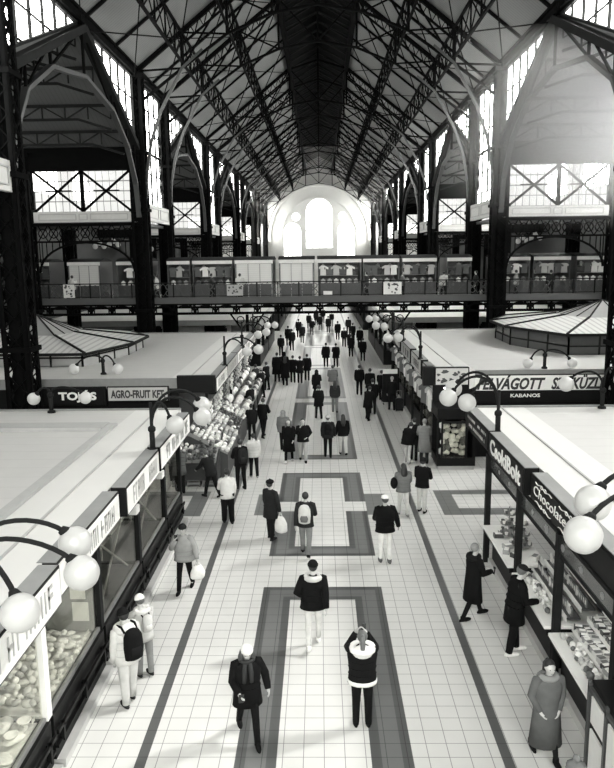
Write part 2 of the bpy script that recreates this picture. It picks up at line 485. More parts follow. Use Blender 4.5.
# ------------------------------------------------------------------ nave trusses, girders, bracing
def truss():
    t = thing('roof_truss', 'x', 'roof truss', (0, 0, EAVE), 'iron trusses across the nave roof')
    up = [(W - .15, roof_z(W - .15) - .12), (7.1, roof_z(7.1) - .15), (4.7, roof_z(4.7) - .15), (LX, 22.35)]
    lo = [(W - .35, 15.3), (7.1, 16.9), (4.7, 18.55), (LX, 19.5), (0, 19.9)]
    b = MB(); c = MB()
    for s in (-1, 1):
        a = MB(); d = MB()
        P = lambda q: (s * q[0], 0, q[1])
        a.path([P(q) for q in up], .2, .26, (0, 1, 0))
        lp = [P(q) for q in lo]
        b.path(lp, .12, .16, (0, 1, 0))
        for i in range(1, 4):
            c.beam(P(up[i]), P(lo[i]), .13, .13)
        c.beam(P(up[0]), P(lo[1]), .09); c.beam(P(lo[1]), P(up[2]), .09); c.beam(P(lo[2]), P(up[3]), .09)
        c.beam(P(up[1]), P(lo[2]), .08); c.beam(P(up[2]), P(lo[3]), .08); c.beam(P(up[3]), (0, 0, 19.9), .08)
        # double chord lacing
        up2 = [(q[0], q[1] - .62) for q in up]
        a.path([P(q) for q in up2[1:]], .1, .12, (0, 1, 0))
        for i in range(1, 3):
            n = 5
            for k in range(n):
                f = lambda A, B, u: (A[0] + (B[0] - A[0]) * u, A[1] + (B[1] - A[1]) * u)
                p0 = f(up[i], up[i + 1], k / n); p1 = f(up2[i], up2[i + 1], (k + .5) / n); p2 = f(up[i], up[i + 1], (k + 1) / n)
                c.beam(P(p0), P(p1), .05); c.beam(P(p1), P(p2), .05)
        # pale curved brace from the column up into the truss
        br = [(W - .35, 10.2), (W - .45, 11.6), (W - .75, 13.2), (W - 1.35, 14.8), (7.1, 16.9), (6.0, 17.8)]
        d.path([P(q) for q in br], .13, .2, (0, 1, 0))
        a.build('top_chord', IRON, t); d.build('curved_brace', RIB, t)
    c.beam((0, 0, 19.9), (0, 0, 24.9), .1)
    c.path([(-LX, 0, 22.3), (0, 0, 23.0), (LX, 0, 22.3)], .12, .14, (0, 1, 0))
    b.build('bottom_chord', IRON, t); c.build('web_bars', IRON, t)
    return t
tr = truss()
for i, y in enumerate(COLY[1:]):
    o = tr if i == 0 else dup(tr)
    o.location = (0, y, EAVE)
    o['label'] = 'dark iron roof truss across the nave, %s of nine' % ORD[i].replace('nearest', 'nearest to the camera')

def lattice_girder(name, a, b, depth, step, m, chord=.12, web=.05):
    """longitudinal lattice girder hanging under the roof between a and b (same x)"""
    mb = MB(); a = Vector(a); b = Vector(b); dn = Vector((0, 0, -depth))
    mb.beam(a, b, chord); mb.beam(a + dn, b + dn, chord)
    n = max(1, int((b - a).length / step))
    for k in range(n):
        p = a + (b - a) * (k / n); q = a + (b - a) * ((k + 1) / n)
        mb.beam(p, q + dn, web); mb.beam(p + dn, q, web); mb.beam(p, p + dn, web * 1.5)
    return mb
for sx in (-1, 1):
    for nm, x, dep, lab in (('outer', 7.1, 1.5, 'lower'), ('inner', 4.7, 1.6, 'upper')):
        mb = lattice_girder('g', (sx * x, 27, roof_z(x) - .1), (sx * x, END, roof_z(x) - .1), dep, 2.2, IRON)
        tag(mb.build('purlin_girder', IRON), 'long dark lattice girder under the %s roof slope, the %s of two' % (SIDE[sx], lab), 'roof girder', 'lattice girders along the nave roof')
    mb = MB(); mb.box(sx * LX - .15 - .02 * sx, sx * LX + .15 - .02 * sx, 14, END, 22.0, 22.8)
    tag(mb.build('lantern_edge_beam', IRON), 'dark beam along the %s edge of the ridge lantern' % SIDE[sx], 'roof beam')
mb = MB(); mb.box(-.07, .07, 14, END, 24.75, 25.0)
tag(mb.build('ridge_beam', IRON), 'thin dark ridge beam at the top of the roof', 'roof beam')
# rafters between the trusses and crossed tie rods
for sx in (-1, 1):
    mb = MB(); mb.beam((sx * W, 0, roof_z(W) - .1), (sx * LX, 0, 22.4), .1, .18, (0, 1, 0))
    r0 = tag(mb.build('roof_rafter', IRON), 'plain dark rafter on the %s roof slope' % SIDE[sx], 'rafter', 'rafters on the %s roof slope' % SIDE[sx])
    ys = []
    for a, b in WIDE: ys += [a + (b - a) * k / 4 for k in (1, 2, 3)]
    for a, b in NARROW[1:-1]: ys.append((a + b) / 2)
    for i, y in enumerate(sorted(ys)):
        o = r0 if i == 0 else r0.copy()
        if i: COL.objects.link(o)
        o.location.y = y
    for bi, (a, b) in enumerate(WIDE + NARROW[1:-1]):
        t = MB(); zz = -.45
        segs = ((W, 7.1), (7.1, 4.7), (4.7, LX))
        ny = 2 if b - a > 10 else 1
        for (u, v) in segs:
            for k in range(ny):
                y0 = a + (b - a) * k / ny; y1 = a + (b - a) * (k + 1) / ny
                t.beam((sx * u, y0, roof_z(u) + zz), (sx * v, y1, roof_z(v) + zz), .05); t.beam((sx * u, y1, roof_z(u) + zz), (sx * v, y0, roof_z(v) + zz), .05)
        wide = b - a > 10; k = bi if wide else bi - len(WIDE)
        tag(t.build('wind_bracing', IRON), 'crossed thin iron ties under the %s roof, %s %s bay' % (SIDE[sx], NTH[k], 'wide' if wide else 'narrow'), 'roof bracing', 'crossed ties under the nave roof')

# ------------------------------------------------------------------ columns
def column(w, d, h, detail=True):
    t = thing('iron_column', 'x', 'column', (0, 0, 0))
    a = MB(); b = MB(); c = MB(); e = MB()
    for i in (-1, 1):
        for j in (-1, 1):
            x, y = i * w / 2, j * d / 2
            a.box(min(x, x - i * .16), max(x, x - i * .16), min(y, y - j * .04), max(y, y - j * .04), .5, h)
            a.box(min(x, x - i * .04), max(x, x - i * .04), min(y, y - j * .16), max(y, y - j * .16), .5, h)
    n = int(h / .75)
    for k in range(n):
        z0 = .6 + (h - .7) * k / n; z1 = .6 + (h - .7) * (k + 1) / n
        for j in (-1, 1):
            y = j * (d / 2 - .03); b.beam((-w / 2 + .08, y, z0), (w / 2 - .08, y, z1), .03, .09, (0, 1, 0)); b.beam((w / 2 - .08, y, z0), (-w / 2 + .08, y, z1), .03, .09, (0, 1, 0))
        for i in (-1, 1):
            x = i * (w / 2 - .03); b.beam((x, -d / 2 + .08, z0), (x, d / 2 - .08, z1), .03, .09, (1, 0, 0)); b.beam((x, d / 2 - .08, z0), (x, -d / 2 + .08, z1), .03, .09, (1, 0, 0))
    c.box(-w * .13, w * .13, -d * .36, d * .36, .5, h); c.box(-w * .38, w * .38, -.02, .02, .5, h)
    e.box(-w / 2 - .18, w / 2 + .18, -d / 2 - .18, d / 2 + .18, 0, .35); e.box(-w / 2 - .08, w / 2 + .08, -d / 2 - .08, d / 2 + .08, .35, .55)
    for z in (4.2, 9.6, 12.6): e.box(-w / 2 - .07, w / 2 + .07, -d / 2 - .07, d / 2 + .07, z, z + .16)
    e.box(-w / 2 - .12, w / 2 + .12, -d / 2 - .12, d / 2 + .12, h - .2, h)
    a.build('corner_angles', IRON, t); b.build('lattice_bars', IRON, t); c.build('web_plate', IRON, t); e.build('base_and_collars', IRON, t)
    return t
pc = column(.86, .8, 16.6)
k = 0
for sx in (-1, 1):
    for i, y in enumerate(COLY):
        o = pc if k == 0 else dup(pc)
        k += 1
        o.location = (sx * W, y, 0); o['group'] = 'nave columns'
        o['label'] = 'dark riveted iron lattice column on the %s of the nave, %s to the camera' % (SIDE[sx], ORD[i])
po = column(.7, .7, 12.7); k = 0
for sx in (-1, 1):
    for i, y in enumerate([40.0, 46.5, 63.0, 69.5, 86.0]):
        o = po if k == 0 else dup(po)
        k += 1; o.location = (sx * 15.9, y, 0); o['group'] = 'aisle columns'
        o['label'] = 'dark iron column standing out in the %s aisle, %s to the camera' % (SIDE[sx], ORD[i])

# ------------------------------------------------------------------ clerestory, gables, aisle roofs
WN = [10]
def clip_window(sx, poly, glass, label, vstep, hstep):
    """glazed vertical polygon in the plane x = sx*W; poly = [(y,z)...] convex, with muntins"""
    x = sx * (W + .12)
    mb = MB(); mb.poly([(x, y, z) for y, z in poly], (.03 * sx, 0, 0))
    g = struct(mb.build('window_%d' % WN[0], glass), label, 'window'); WN[0] += 1
    def span(fix, val):
        out = []
        for (y0, z0), (y1, z1) in zip(poly, poly[1:] + poly[:1]):
            p0, p1 = (y0, y1) if fix == 0 else (z0, z1)
            if (p0 - val) * (p1 - val) < 0:
                u = (val - p0) / (p1 - p0); out.append((z0 + (z1 - z0) * u) if fix == 0 else (y0 + (y1 - y0) * u))
        return (min(out), max(out)) if len(out) >= 2 else None
    m = MB(); xx = sx * (W + .06)
    ys = [p[0] for p in poly]; zs = [p[1] for p in poly]
    nv = max(1, round((max(ys) - min(ys)) / vstep))
    for i in range(1, nv):
        y = min(ys) + (max(ys) - min(ys)) * i / nv; s = span(0, y)
        if s: m.beam((xx, y, s[0]), (xx, y, s[1]), .09 if i % 2 == 0 else .05, .1, (1, 0, 0))
    z = max(zs) - .02; i = 0
    while z > min(zs):
        z -= hstep; i += 1; s = span(1, z)
        if s: m.beam((xx, s[0], z), (xx, s[1], z), .14 if i % 3 == 0 else .045, .08, (1, 0, 0))
    m.path([(xx, y, z) for y, z in poly + poly[:1]], .1, .16, (1, 0, 0))
    m.build('muntins', IRON2, g)
def cream_panel(sx, a, b, z0, z1, label):
    t = thing('cream_panel', label, 'panel', (sx * W, (a + b) / 2, z0), 'cream parapet panels')
    x0, x1 = sorted((sx * (W - .3), sx * (W - .12)))
    mb = MB(); mb.box(x0, x1, a, b, z0, z1); mb.build('board', CREAM, t)
    f = MB(); xi = sx * (W - .32); n = 2 if b - a > 3 else 1
    for k in range(n):
        y0 = a + .25 + (b - a) * k / n; y1 = a - .25 + (b - a) * (k + 1) / n
        f.path([(xi, y0, z0 + .2), (xi, y1, z0 + .2), (xi, y1, z1 - .2), (xi, y0, z1 - .2), (xi, y0, z0 + .2)], .05, .05, (1, 0, 0))
    f.build('moulding', CREAMD, t)
def scroll(mb, x, y, z, r, a0, turns, dirn=1, w=.05):
    pts = []
    for k in range(15):
        u = k / 14; t = a0 + dirn * turns * 2 * PI * u; q = r * (1 - .8 * u)
        pts.append((x, y + math.cos(t) * q, z + math.sin(t) * q))
    mb.path(pts, w, w, (1, 0, 0))
for sx in (-1, 1):
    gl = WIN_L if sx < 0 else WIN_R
    for i, (a, b) in enumerate(NARROW):
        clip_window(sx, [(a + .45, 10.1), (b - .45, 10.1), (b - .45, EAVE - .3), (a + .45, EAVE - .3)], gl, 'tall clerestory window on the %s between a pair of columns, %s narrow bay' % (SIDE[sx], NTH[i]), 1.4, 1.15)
        cream_panel(sx, a + .4, b - .4, 9.15, 10.08, 'cream parapet panel under the %s clerestory, %s narrow bay' % (SIDE[sx], NTH[i]))
        if 0 < i < 5:
            for j, (yc, dr) in enumerate(((a + .45, 1), (b - .45, -1))):
                m = MB(); x = sx * (W - .02)
                for q in range(5):
                    scroll(m, x, yc + dr * .45, 11.3 + q * .72, .34, PI / 2 * q, 1.4, dr)
                m.beam((x, yc + dr * .9, 10.9), (x, yc + dr * .9, 14.9), .06); m.beam((x, yc + dr * .9, 14.9), (x, yc, 16.2), .06)
                tag(m.build('scroll_bracket', IRON), 'curled iron scrollwork beside the %s column of the %s narrow bay, %s side' % ('nearer' if j == 0 else 'farther', NTH[i], SIDE[sx]), 'bracket', 'iron scrollwork beside the clerestory')
    for i, (a, b) in enumerate(WIDE):
        m = (a + b) / 2; zt = EAVE - .3
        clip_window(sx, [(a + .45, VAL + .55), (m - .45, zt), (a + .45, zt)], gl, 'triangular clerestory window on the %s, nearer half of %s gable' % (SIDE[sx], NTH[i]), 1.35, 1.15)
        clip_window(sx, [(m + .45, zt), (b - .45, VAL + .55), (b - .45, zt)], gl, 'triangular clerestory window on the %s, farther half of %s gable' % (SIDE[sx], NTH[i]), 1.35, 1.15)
        # gable truss with pale arch ribs
        t = thing('gable_truss', 'dark gable truss with curved ribs opening to the %s aisle, %s wide bay' % (SIDE[sx], NTH[i]), 'truss', (sx * W, m, VAL), 'gable trusses to the aisles')
        c = MB(); x = sx * W
        c.path([(x, a + .3, VAL), (x, m, 16.45), (x, b - .3, VAL)], .3, .42, (1, 0, 0)); c.build('top_chord', IRON2, t)
        r = MB(); ar = [(x, a + .4, 9.3), (x, a + .75, 11.0), (x, a + 2.1, 12.7), (x, a + 4.6, 14.0), (x, m, 14.55), (x, b - 4.6, 14.0), (x, b - 2.1, 12.7), (x, b - .75, 11.0), (x, b - .4, 9.3)]
        r.path(ar, .16, .24, (1, 0, 0)); r.build('arch_rib', RIB, t)
        wv = MB()
        tp = lambda y: VAL + (16.45 - VAL) * (1 - abs(y - m) / ((b - a) / 2))
        for q in (1, 2, 3, 4, 5, 6, 7):
            p = ar[q]; wv.beam(p, (x, p[1], tp(p[1])), .1)
            if q < 4: wv.beam(p, (x, ar[q + 1][1], tp(ar[q + 1][1])), .08)
            elif q < 7: wv.beam(ar[q + 1], (x, p[1], tp(p[1])), .08)
        wv.build('web_bars', IRON, t)
        # aisle roof over the wide bay
        x0, x1 = sx * (W + .2), sx * (OUT + .4)
        mb = MB()
        for (y0, z0, y1, z1) in ((a, VAL, m, 16.6), (m, 16.6, b, VAL)):
            mb.poly([(x0, y0, z0), (x0, y1, z1), (x0, y1, z1 + .2), (x0, y0, z0 + .2)], (x1 - x0, 0, 0))
        struct(mb.build('ceiling_aisle_%s_%d' % (SIDE[sx], i + 1), BOARDX), 'boarded gable roof of the %s aisle, %s wide bay' % (SIDE[sx], NTH[i]), 'ceiling')
        if i < 3:
            for q, u in enumerate((.22, .37, .5, .63, .78, .9)):
                y = a + (b - a) * u; z = tp(y) - .1
                lg = MB(); A = Vector((sx * (W + .3), y, z)); B = Vector((sx * (OUT - .2), y, z)); dz = .62
                lg.beam(A, B, .13); lg.path([A + Vector((0, 0, -dz - .5)), A + Vector((sx * 1.6, 0, -dz)), B + Vector((-sx * 3.6, 0, -dz)), B + Vector((-sx * 2.0, 0, -dz - .5))], .11)
                n = 8
                for k in range(n):
                    p = A + (B - A) * (k / n); r_ = A + (B - A) * ((k + 1) / n)
                    lg.beam(p, p + Vector((0, 0, -dz)), .06); lg.beam((p if k % 2 else p + Vector((0, 0, -dz))), (r_ + Vector((0, 0, -dz)) if k % 2 else r_), .06)
                tag(lg.build('aisle_truss', IRON2), 'dark lattice truss across the %s aisle roof, %s in the %s bay' % (SIDE[sx], NTH[q], NTH[i]), 'truss', 'lattice trusses under the aisle roofs')
        # cross-braced window wall closing the aisle bay
        if i < 4:
            y = b - .2; xa, xb = sx * 10.1, sx * 15.3
            lo, hi = min(xa, xb), max(xa, xb)
            mb = MB(); mb.box(lo, hi, y + .05, y + .09, 9.65, 11.75)
            g = struct(mb.build('window_%d' % WN[0], WIN_X), 'cross-braced window wall high in the %s aisle, end of the %s wide bay' % (SIDE[sx], NTH[i]), 'window'); WN[0] += 1
            mu = MB(); br = MB()
            for k in range(1, 14): mu.box(lo + (hi - lo) * k / 14 - .018, lo + (hi - lo) * k / 14 + .018, y - .02, y + .03, 9.65, 11.75)
            for k in range(1, 4): mu.box(lo, hi, y - .02, y + .03, 9.65 + 2.1 * k / 4 - .022, 9.65 + 2.1 * k / 4 + .022)
            mu.build('muntins', MGREY, g)
            mid = (lo + hi) / 2
            for (u, v) in ((lo, mid), (mid, hi)):
                br.beam((u, y - .08, 9.65), (v, y - .08, 11.75), .12, .08, (0, 1, 0)); br.beam((u, y - .08, 11.75), (v, y - .08, 9.65), .12, .08, (0, 1, 0))
                c_ = (u + v) / 2; br.box(c_ - .7, c_ + .7, y - .06, y, 10.7, 10.76)
            br.box(mid - .1, mid + .1, y - .12, y, 9.65, 11.75); br.build('cross_bracing', IRON, g)
            p = thing('cream_panel', 'cream moulded panel below the cross-braced %s aisle window, %s wide bay' % (SIDE[sx], NTH[i]), 'panel', (mid, y, 9.08), 'cream parapet panels')
            mb = MB(); mb.box(lo - .1, hi + .1, y - .15, y + .05, 9.08, 9.62); mb.build('board', CREAM, p)
            f = MB()
            for (u, v) in ((lo + .2, mid - .4), (mid + .4, hi - .2), (mid - .22, mid + .22)):
                f.path([(u, y - .17, 9.2), (v, y - .17, 9.2), (v, y - .17, 9.5), (u, y - .17, 9.5), (u, y - .17, 9.2)], .045, .04, (0, 1, 0))
            f.build('moulding', CREAMD, p)
            mb = MB(); mb.box(min(sx * W, sx * OUT), max(sx * W, sx * OUT), y - .1, y + .3, 11.78, VAL + .05)
            mb.box(min(sx * 15.6, sx * OUT), max(sx * 15.6, sx * OUT), y, y + .3, 8.9, 11.8)
            struct(mb.build('trim_%d' % (10 + WN[0]), IRON), 'broad dark beam above the %s aisle window, %s wide bay' % (SIDE[sx], NTH[i]), 'trim')
            # ornamental lattice frieze and arch below the panel
            fr = MB(); yy = y
            fr.beam((lo - .3, yy, 8.95), (hi + .3, yy, 8.95), .16); fr.beam((lo - .3, yy, 8.05), (hi + .3, yy, 8.05), .1)
            n = 9
            for k in range(n):
                u = lo + (hi - lo) * k / n; v = lo + (hi - lo) * (k + 1) / n; c_ = (u + v) / 2
                fr.beam((u, yy, 8.05), (v, yy, 8.95), .05); fr.beam((u, yy, 8.95), (v, yy, 8.05), .05)
                fr.path([(c_ + .25 * math.cos(t * PI / 4), yy, 8.5 + .25 * math.sin(t * PI / 4)) for t in range(9)], .05, .05, (0, 1, 0))
            ap = [(mid + (hi - lo) / 2 * math.cos(PI * k / 16), yy, 6.4 + 1.6 * math.sin(PI * k / 16)) for k in range(17)]
            fr.path(ap, .1, .12, (0, 1, 0))
            for k in range(1, 16):
                if abs(k - 8) > 2: fr.beam(ap[k], (ap[k][0], yy, 8.05), .045)
            tag(fr.build('lattice_frieze', IRON), 'dark ornamental lattice and arch below the %s aisle window, %s wide bay' % (SIDE[sx], NTH[i]), 'frieze', 'lattice friezes in the aisles')
    for i, (a, b) in enumerate(NARROW[1:-1]):
        mb = MB(); x0, x1 = sorted((sx * (W + .1), sx * (OUT + .4))); mb.box(x0, x1, a - .1, b + .2, 8.95, 9.1)
        struct(mb.build('ceiling_low_%s_%d' % (SIDE[sx], i + 1), DGREY), 'low flat roof over the %s aisle, %s narrow bay' % (SIDE[sx], NTH[i + 1]), 'ceiling')
# ------------------------------------------------------------------ bridge across the nave
BZ = 4.6
def bridge():
    t = thing('gallery_bridge', 'dark iron gallery bridge crossing the whole hall with shops on top', 'bridge', (0, 43.5, 4.0))
    y0, y1, x1 = 40.7, 45.9, 18.8
    mb = MB(); mb.box(-x1, x1, y0, y1, BZ - .08, BZ); mb.build('deck', IRON, t)
    mb = MB(); mb.box(-x1, x1, y0 - .12, y0, BZ - .02, 4.93); mb.build('fascia', mat('grey_fascia_iron', .055, .6), t)
    n = 32; st = 2 * x1 / n
    fr = MB()
    for y in (y0, y1):
        fr.beam((-x1, y, 4.55), (x1, y, 4.55), .12); fr.beam((-x1, y, 4.02), (x1, y, 4.02), .14)
        for k in range(n + 1): fr.beam((-x1 + k * st, y, 3.95), (-x1 + k * st, y, 4.55), .09)
        for k in range(n):
            xa = -x1 + k * st; ap = [(xa + st / 2 - st / 2 * math.cos(PI * q / 8), y, 4.03 + .42 * math.sin(PI * q / 8)) for q in range(9)]
            fr.path(ap, .1, .14, (0, 1, 0))
            for q in (2, 6): fr.beam(ap[q], (ap[q][0], y, 4.02), .06)
    fr.build('arched_girder', IRON, t)
    rl = MB(); yy = y0 + .05
    rl.box(-x1, x1, yy - .05, yy + .05, 5.7, 5.76); rl.box(-x1, x1, yy - .02, yy + .02, 4.97, 5.0)
    for k in range(n + 1): rl.box(-x1 + k * st - .03, -x1 + k * st + .03, yy - .03, yy + .03, 4.6, 5.74)
    rail = rl.build('handrail', IRON2, t)
    sc = MB()
    for k in range(n * 2):
        xa = -x1 + (k + .5) * st / 2
        for zc, rr in ((5.17, .15), (5.5, .15)):
            sc.path([(xa + rr * math.cos(q * PI / 4), yy, zc + rr * math.sin(q * PI / 4)) for q in range(9)], .035, .03, (0, 1, 0))
        sc.beam((xa - st / 4, yy, 5.0), (xa + st / 4, yy, 5.7), .025); sc.beam((xa - st / 4, yy, 5.7), (xa + st / 4, yy, 5.0), .025)
    sc.build('railing_scrolls', mat('worn_railing_paint', .05, .6), rail)
    return t
bridge()
for sx in (-1, 1):
    t = thing('bridge_post', 'slim dark iron post with a V bracket under the bridge, on the %s' % SIDE[sx], 'post', (sx * 4.15, 41.1, 0))
    a = MB(); a.tube([(sx * 4.15, 41.1, 0), (sx * 4.15, 41.1, 3.9)], .09); a.build('shaft', IRON, t)
    b = MB()
    for d in (-1, 1):
        b.beam((sx * 4.15, 41.1, 2.6), (sx * 4.15 + d * .95, 41.1, 3.95), .09)
        b.path([(sx * 4.15 + d * .38 + .2 * math.cos(q * PI / 5), 41.1, 3.6 + .2 * math.sin(q * PI / 5)) for q in range(11)], .05, .05, (0, 1, 0))
    b.build('bracket', IRON, t)

for i, (xa, w_, z0, z1, lab) in enumerate(((3.55, 1.0, 4.98, 5.66, 'pale embroidered cloth hung over the bridge railing right of the middle'), (-14.4, .62, 4.98, 5.72, 'pale patterned cloth hung over the bridge railing at the far left'), (-5.2, .9, 5.0, 5.6, 'grey patterned cloth hung over the bridge railing left of the middle'), (.2, .5, 5.0, 5.2, 'small white notice fixed low on the bridge railing near the middle'))):
    t = thing('railing_cloth' if i < 3 else 'notice', lab, 'cloth' if i < 3 else 'notice', (xa, 40.62, z0))
    mb = MB(); mb.box(xa, xa + w_, 40.6, 40.64, z0, z1); mb.build('panel', mat('embroidered_cloth', .6 if i != 2 else .6, .8) if i != 2 else PAVW, t)
    if i < 3:
        q_ = random.Random(i); mb = MB()
        for k in range(14):
            x = xa + .08 + q_.random() * (w_ - .16); z = z0 + .08 + q_.random() * (z1 - z0 - .16); r_ = q_.uniform(.03, .08)
            mb.poly([(x + r_ * math.cos(a * PI / 3), 40.59, z + r_ * math.sin(a * PI / 3)) for a in range(6)], (0, .01, 0))
        mb.build('pattern', DGREY, t)
# kiosks on the bridge: (x0, x1, kind)
rk = random.Random(3)
KI = [(-17.6, -16.0, 'open'), (-14.9, -12.98, 'shut'), (-12.0, -10.1, 'open'), (-9.0, -7.65, 'open'), (-7.5, -5.15, 'open'), (-4.99, -2.75, 'shut'), (-2.39, -.33, 'shut'), (-.1, 2.45, 'open'), (2.55, 4.66, 'open'), (4.85, 6.85, 'open'), (7.47, 8.9, 'open'), (10.3, 12.3, 'open'), (12.5, 14.64, 'open'), (15.0, 17.6, 'open')]
garment = []
for v in (.75, .45, .1):
    mb = MB(); mb.poly([(-.2, 0, 0), (.2, 0, 0), (.18, 0, .45), (.34, 0, .38), (.36, 0, .5), (.14, 0, .62), (-.14, 0, .62), (-.36, 0, .5), (-.34, 0, .38), (-.18, 0, .45)], (0, .05, 0))
    o = mb.build('garment', mat('garment_cloth_%d' % int(v * 100), v, .9)); o.hide_render = False; garment.append(o)
boxg = []
for v in (.7, .35, .12):
    mb = MB(); mb.box(-.12, .12, -.08, .08, 0, .2); mb.box(-.05, .05, -.05, .05, .2, .26)
    boxg.append(mb.build('souvenir_box', mat('souvenir_card_%d' % int(v * 100), v, .6)))
used = set()
def put(src, loc, rz, label, cat, group, sc=1.0):
    o = src if src.name not in used else src.copy()
    if src.name in used: COL.objects.link(o)
    used.add(src.name)
    o.location = loc; o.rotation_euler = (0, 0, rz); o.scale = (sc, sc, sc)
    tag(o, label, cat, group)
    return o
pale_band = mat('pale_awning_band', .7, .6)
shutter = line_mat('roller_shutter', .62, .5, .12, 2, .1, .5)
for i, (a, b, kd) in enumerate(KI):
    y0, y1, z = 43.0, 45.6, BZ
    lab = 'bridge kiosk with its pale shutter closed' if kd == 'shut' else 'open bridge kiosk hung with goods'
    t = thing('kiosk', '%s, %s from the left along the bridge' % (lab, NTH[i]), 'kiosk', ((a + b) / 2, 44.4, z), 'kiosks on the bridge')
    mb = MB(); mb.box(a, a + .06, y0, y1, z, z + 2.35); mb.box(b - .06, b, y0, y1, z, z + 2.35); mb.box(a, b, y1 - .06, y1, z, z + 2.35); mb.build('walls', DGREY, t)
    rr = MB(); rr.poly([(a - .05, y0 - .1, z + 2.35)] + [(a - .05, y0 - .1 + 2.6 * q / 8, z + 2.35 + .2 * math.sin(PI * q / 8)) for q in range(1, 8)] + [(a - .05, y1 + .1, z + 2.35)], (b - a + .1, 0, 0)); rr.build('roof', IRON2, t)
    bd = MB(); bd.box(a, b, y0 - .08, y0, z + 2.14, z + 2.34); bd.build('awning_band', pale_band, t)
    ct = MB(); ct.box(a + .06, b - .06, y0, y0 + .5, z, z + .95); ct.build('counter', DGREY, t)
    if kd == 'shut':
        s = MB(); s.box(a + .06, b - .06, y0 + .02, y0 + .06, z + .8, z + 2.12); s.build('shutter', shutter, t)
        f = MB()
        for q in range(4): f.box(a + .06 + (b - a - .16) * q / 3, a + .1 + (b - a - .16) * q / 3, y0 - .02, y0 + .02, z, z + 2.14)
        f.build('frame', MGREY, t)
    else:
        s = MB()
        for zz in (1.3, 1.75): s.box(a + .06, b - .06, y1 - .4, y1 - .06, z + zz, z + zz + .03)
        s.build('shelf', MGREY, t)
        l = MB(); l.tube([(a + .2, y0 + .35, z + 2.25), (b - .2, y0 + .35, z + 2.25)], .035, 8); l.build('fill_strip', TUBE, t)  # strip added to brighten the kiosk goods
        n = int((b - a) / .42)
        for k in range(n):
            x = a + .3 + (b - a - .6) * k / max(1, n - 1)
            if rk.random() < .85:
                put(garment[rk.randrange(3)], (x, y0 + .1, z + 1.4), rk.uniform(-.3, .3), 'small garment hanging in the open front of a bridge kiosk', 'garment', 'garments hanging in the bridge kiosks', .9)
            put(boxg[rk.randrange(3)], (x, y0 + .25, z + .95), rk.uniform(-.4, .4), 'small souvenir box standing on a bridge kiosk counter', 'box', 'souvenir boxes on the bridge kiosk counters')
            put(boxg[rk.randrange(3)], (x, y1 - .22, z + (1.33 if k % 2 else 1.78)), 0, 'small souvenir box on the back shelf of a bridge kiosk', 'box', 'souvenir boxes on the back shelves of bridge kiosks')

# ------------------------------------------------------------------ stall roofs
def stall_roof(sx, xi, y0, y1, z, label, curb=False, rise=True):
    t = thing('stall_roof', label, 'roof', (sx * (xi + 6), (y0 + y1) / 2, z), 'flat roofs of the market stalls')
    xo = 18.7
    lo, hi = sorted((sx * (xi + 1.55), sx * xo))
    mb = MB(); mb.box(lo, hi, y0, y1, z - .12, z); mb.build('roof_sheets', SHEET, t)
    lo, hi = sorted((sx * (xi + .3), sx * (xi + 1.55)))
    mb = MB(); mb.box(lo, hi, y0, y1, z - .12, z + .004); mb.build('walkway_band', BAND, t)
    lo, hi = sorted((sx * (xi + .92), sx * (xi + .96)))
    mb = MB(); mb.box(lo, hi, y0, y1, z, z + .03)
    if curb:
        lo, hi = sorted((sx * (xi + 1.55), sx * (xi + 1.75)))
        mb.box(lo, hi, y0, y1 - 1.8, z, z + .07); lo, hi = sorted((sx * (xi + 1.75), sx * xo)); mb.box(lo, hi, y1 - 2.4, y1 - 1.8, z, z + .09)
    mb.build('roof_seam', CURB, t)
    lo, hi = sorted((sx * (xi + .3), sx * xo))
    mb = MB(); mb.box(lo, hi, y1, y1 + .06, z - .3, z + .05); mb.box(lo, hi, y0 - .06, y0, z - .3, z + .05); mb.build('edge_strip', MGREY, t)
    return t
stall_roof(-1, 3.56, 1.0, 19.4, 2.98, 'broad pale flat stall roof at the lower left of the hall', True)
stall_roof(1, 3.86, 1.0, 18.9, 3.08, 'broad pale flat stall roof at the lower right of the hall')
stall_roof(-1, 3.56, 24.1, 39.3, 3.05, 'pale flat stall roof in the middle left with a pavilion on it')
stall_roof(1, 3.86, 24.9, 39.3, 3.1, 'pale flat stall roof in the middle right with a pavilion on it')
stall_roof(-1, 3.9, 47.0, 62.5, 3.05, 'pale flat stall roof beyond the bridge on the left')
stall_roof(1, 4.1, 47.0, 62.5, 3.1, 'pale flat stall roof beyond the bridge on the right')
stall_roof(-1, 3.9, 70.0, 110, 3.05, 'farthest flat stall roof on the left')
stall_roof(1, 4.1, 70.0, 110, 3.1, 'farthest flat stall roof on the right')

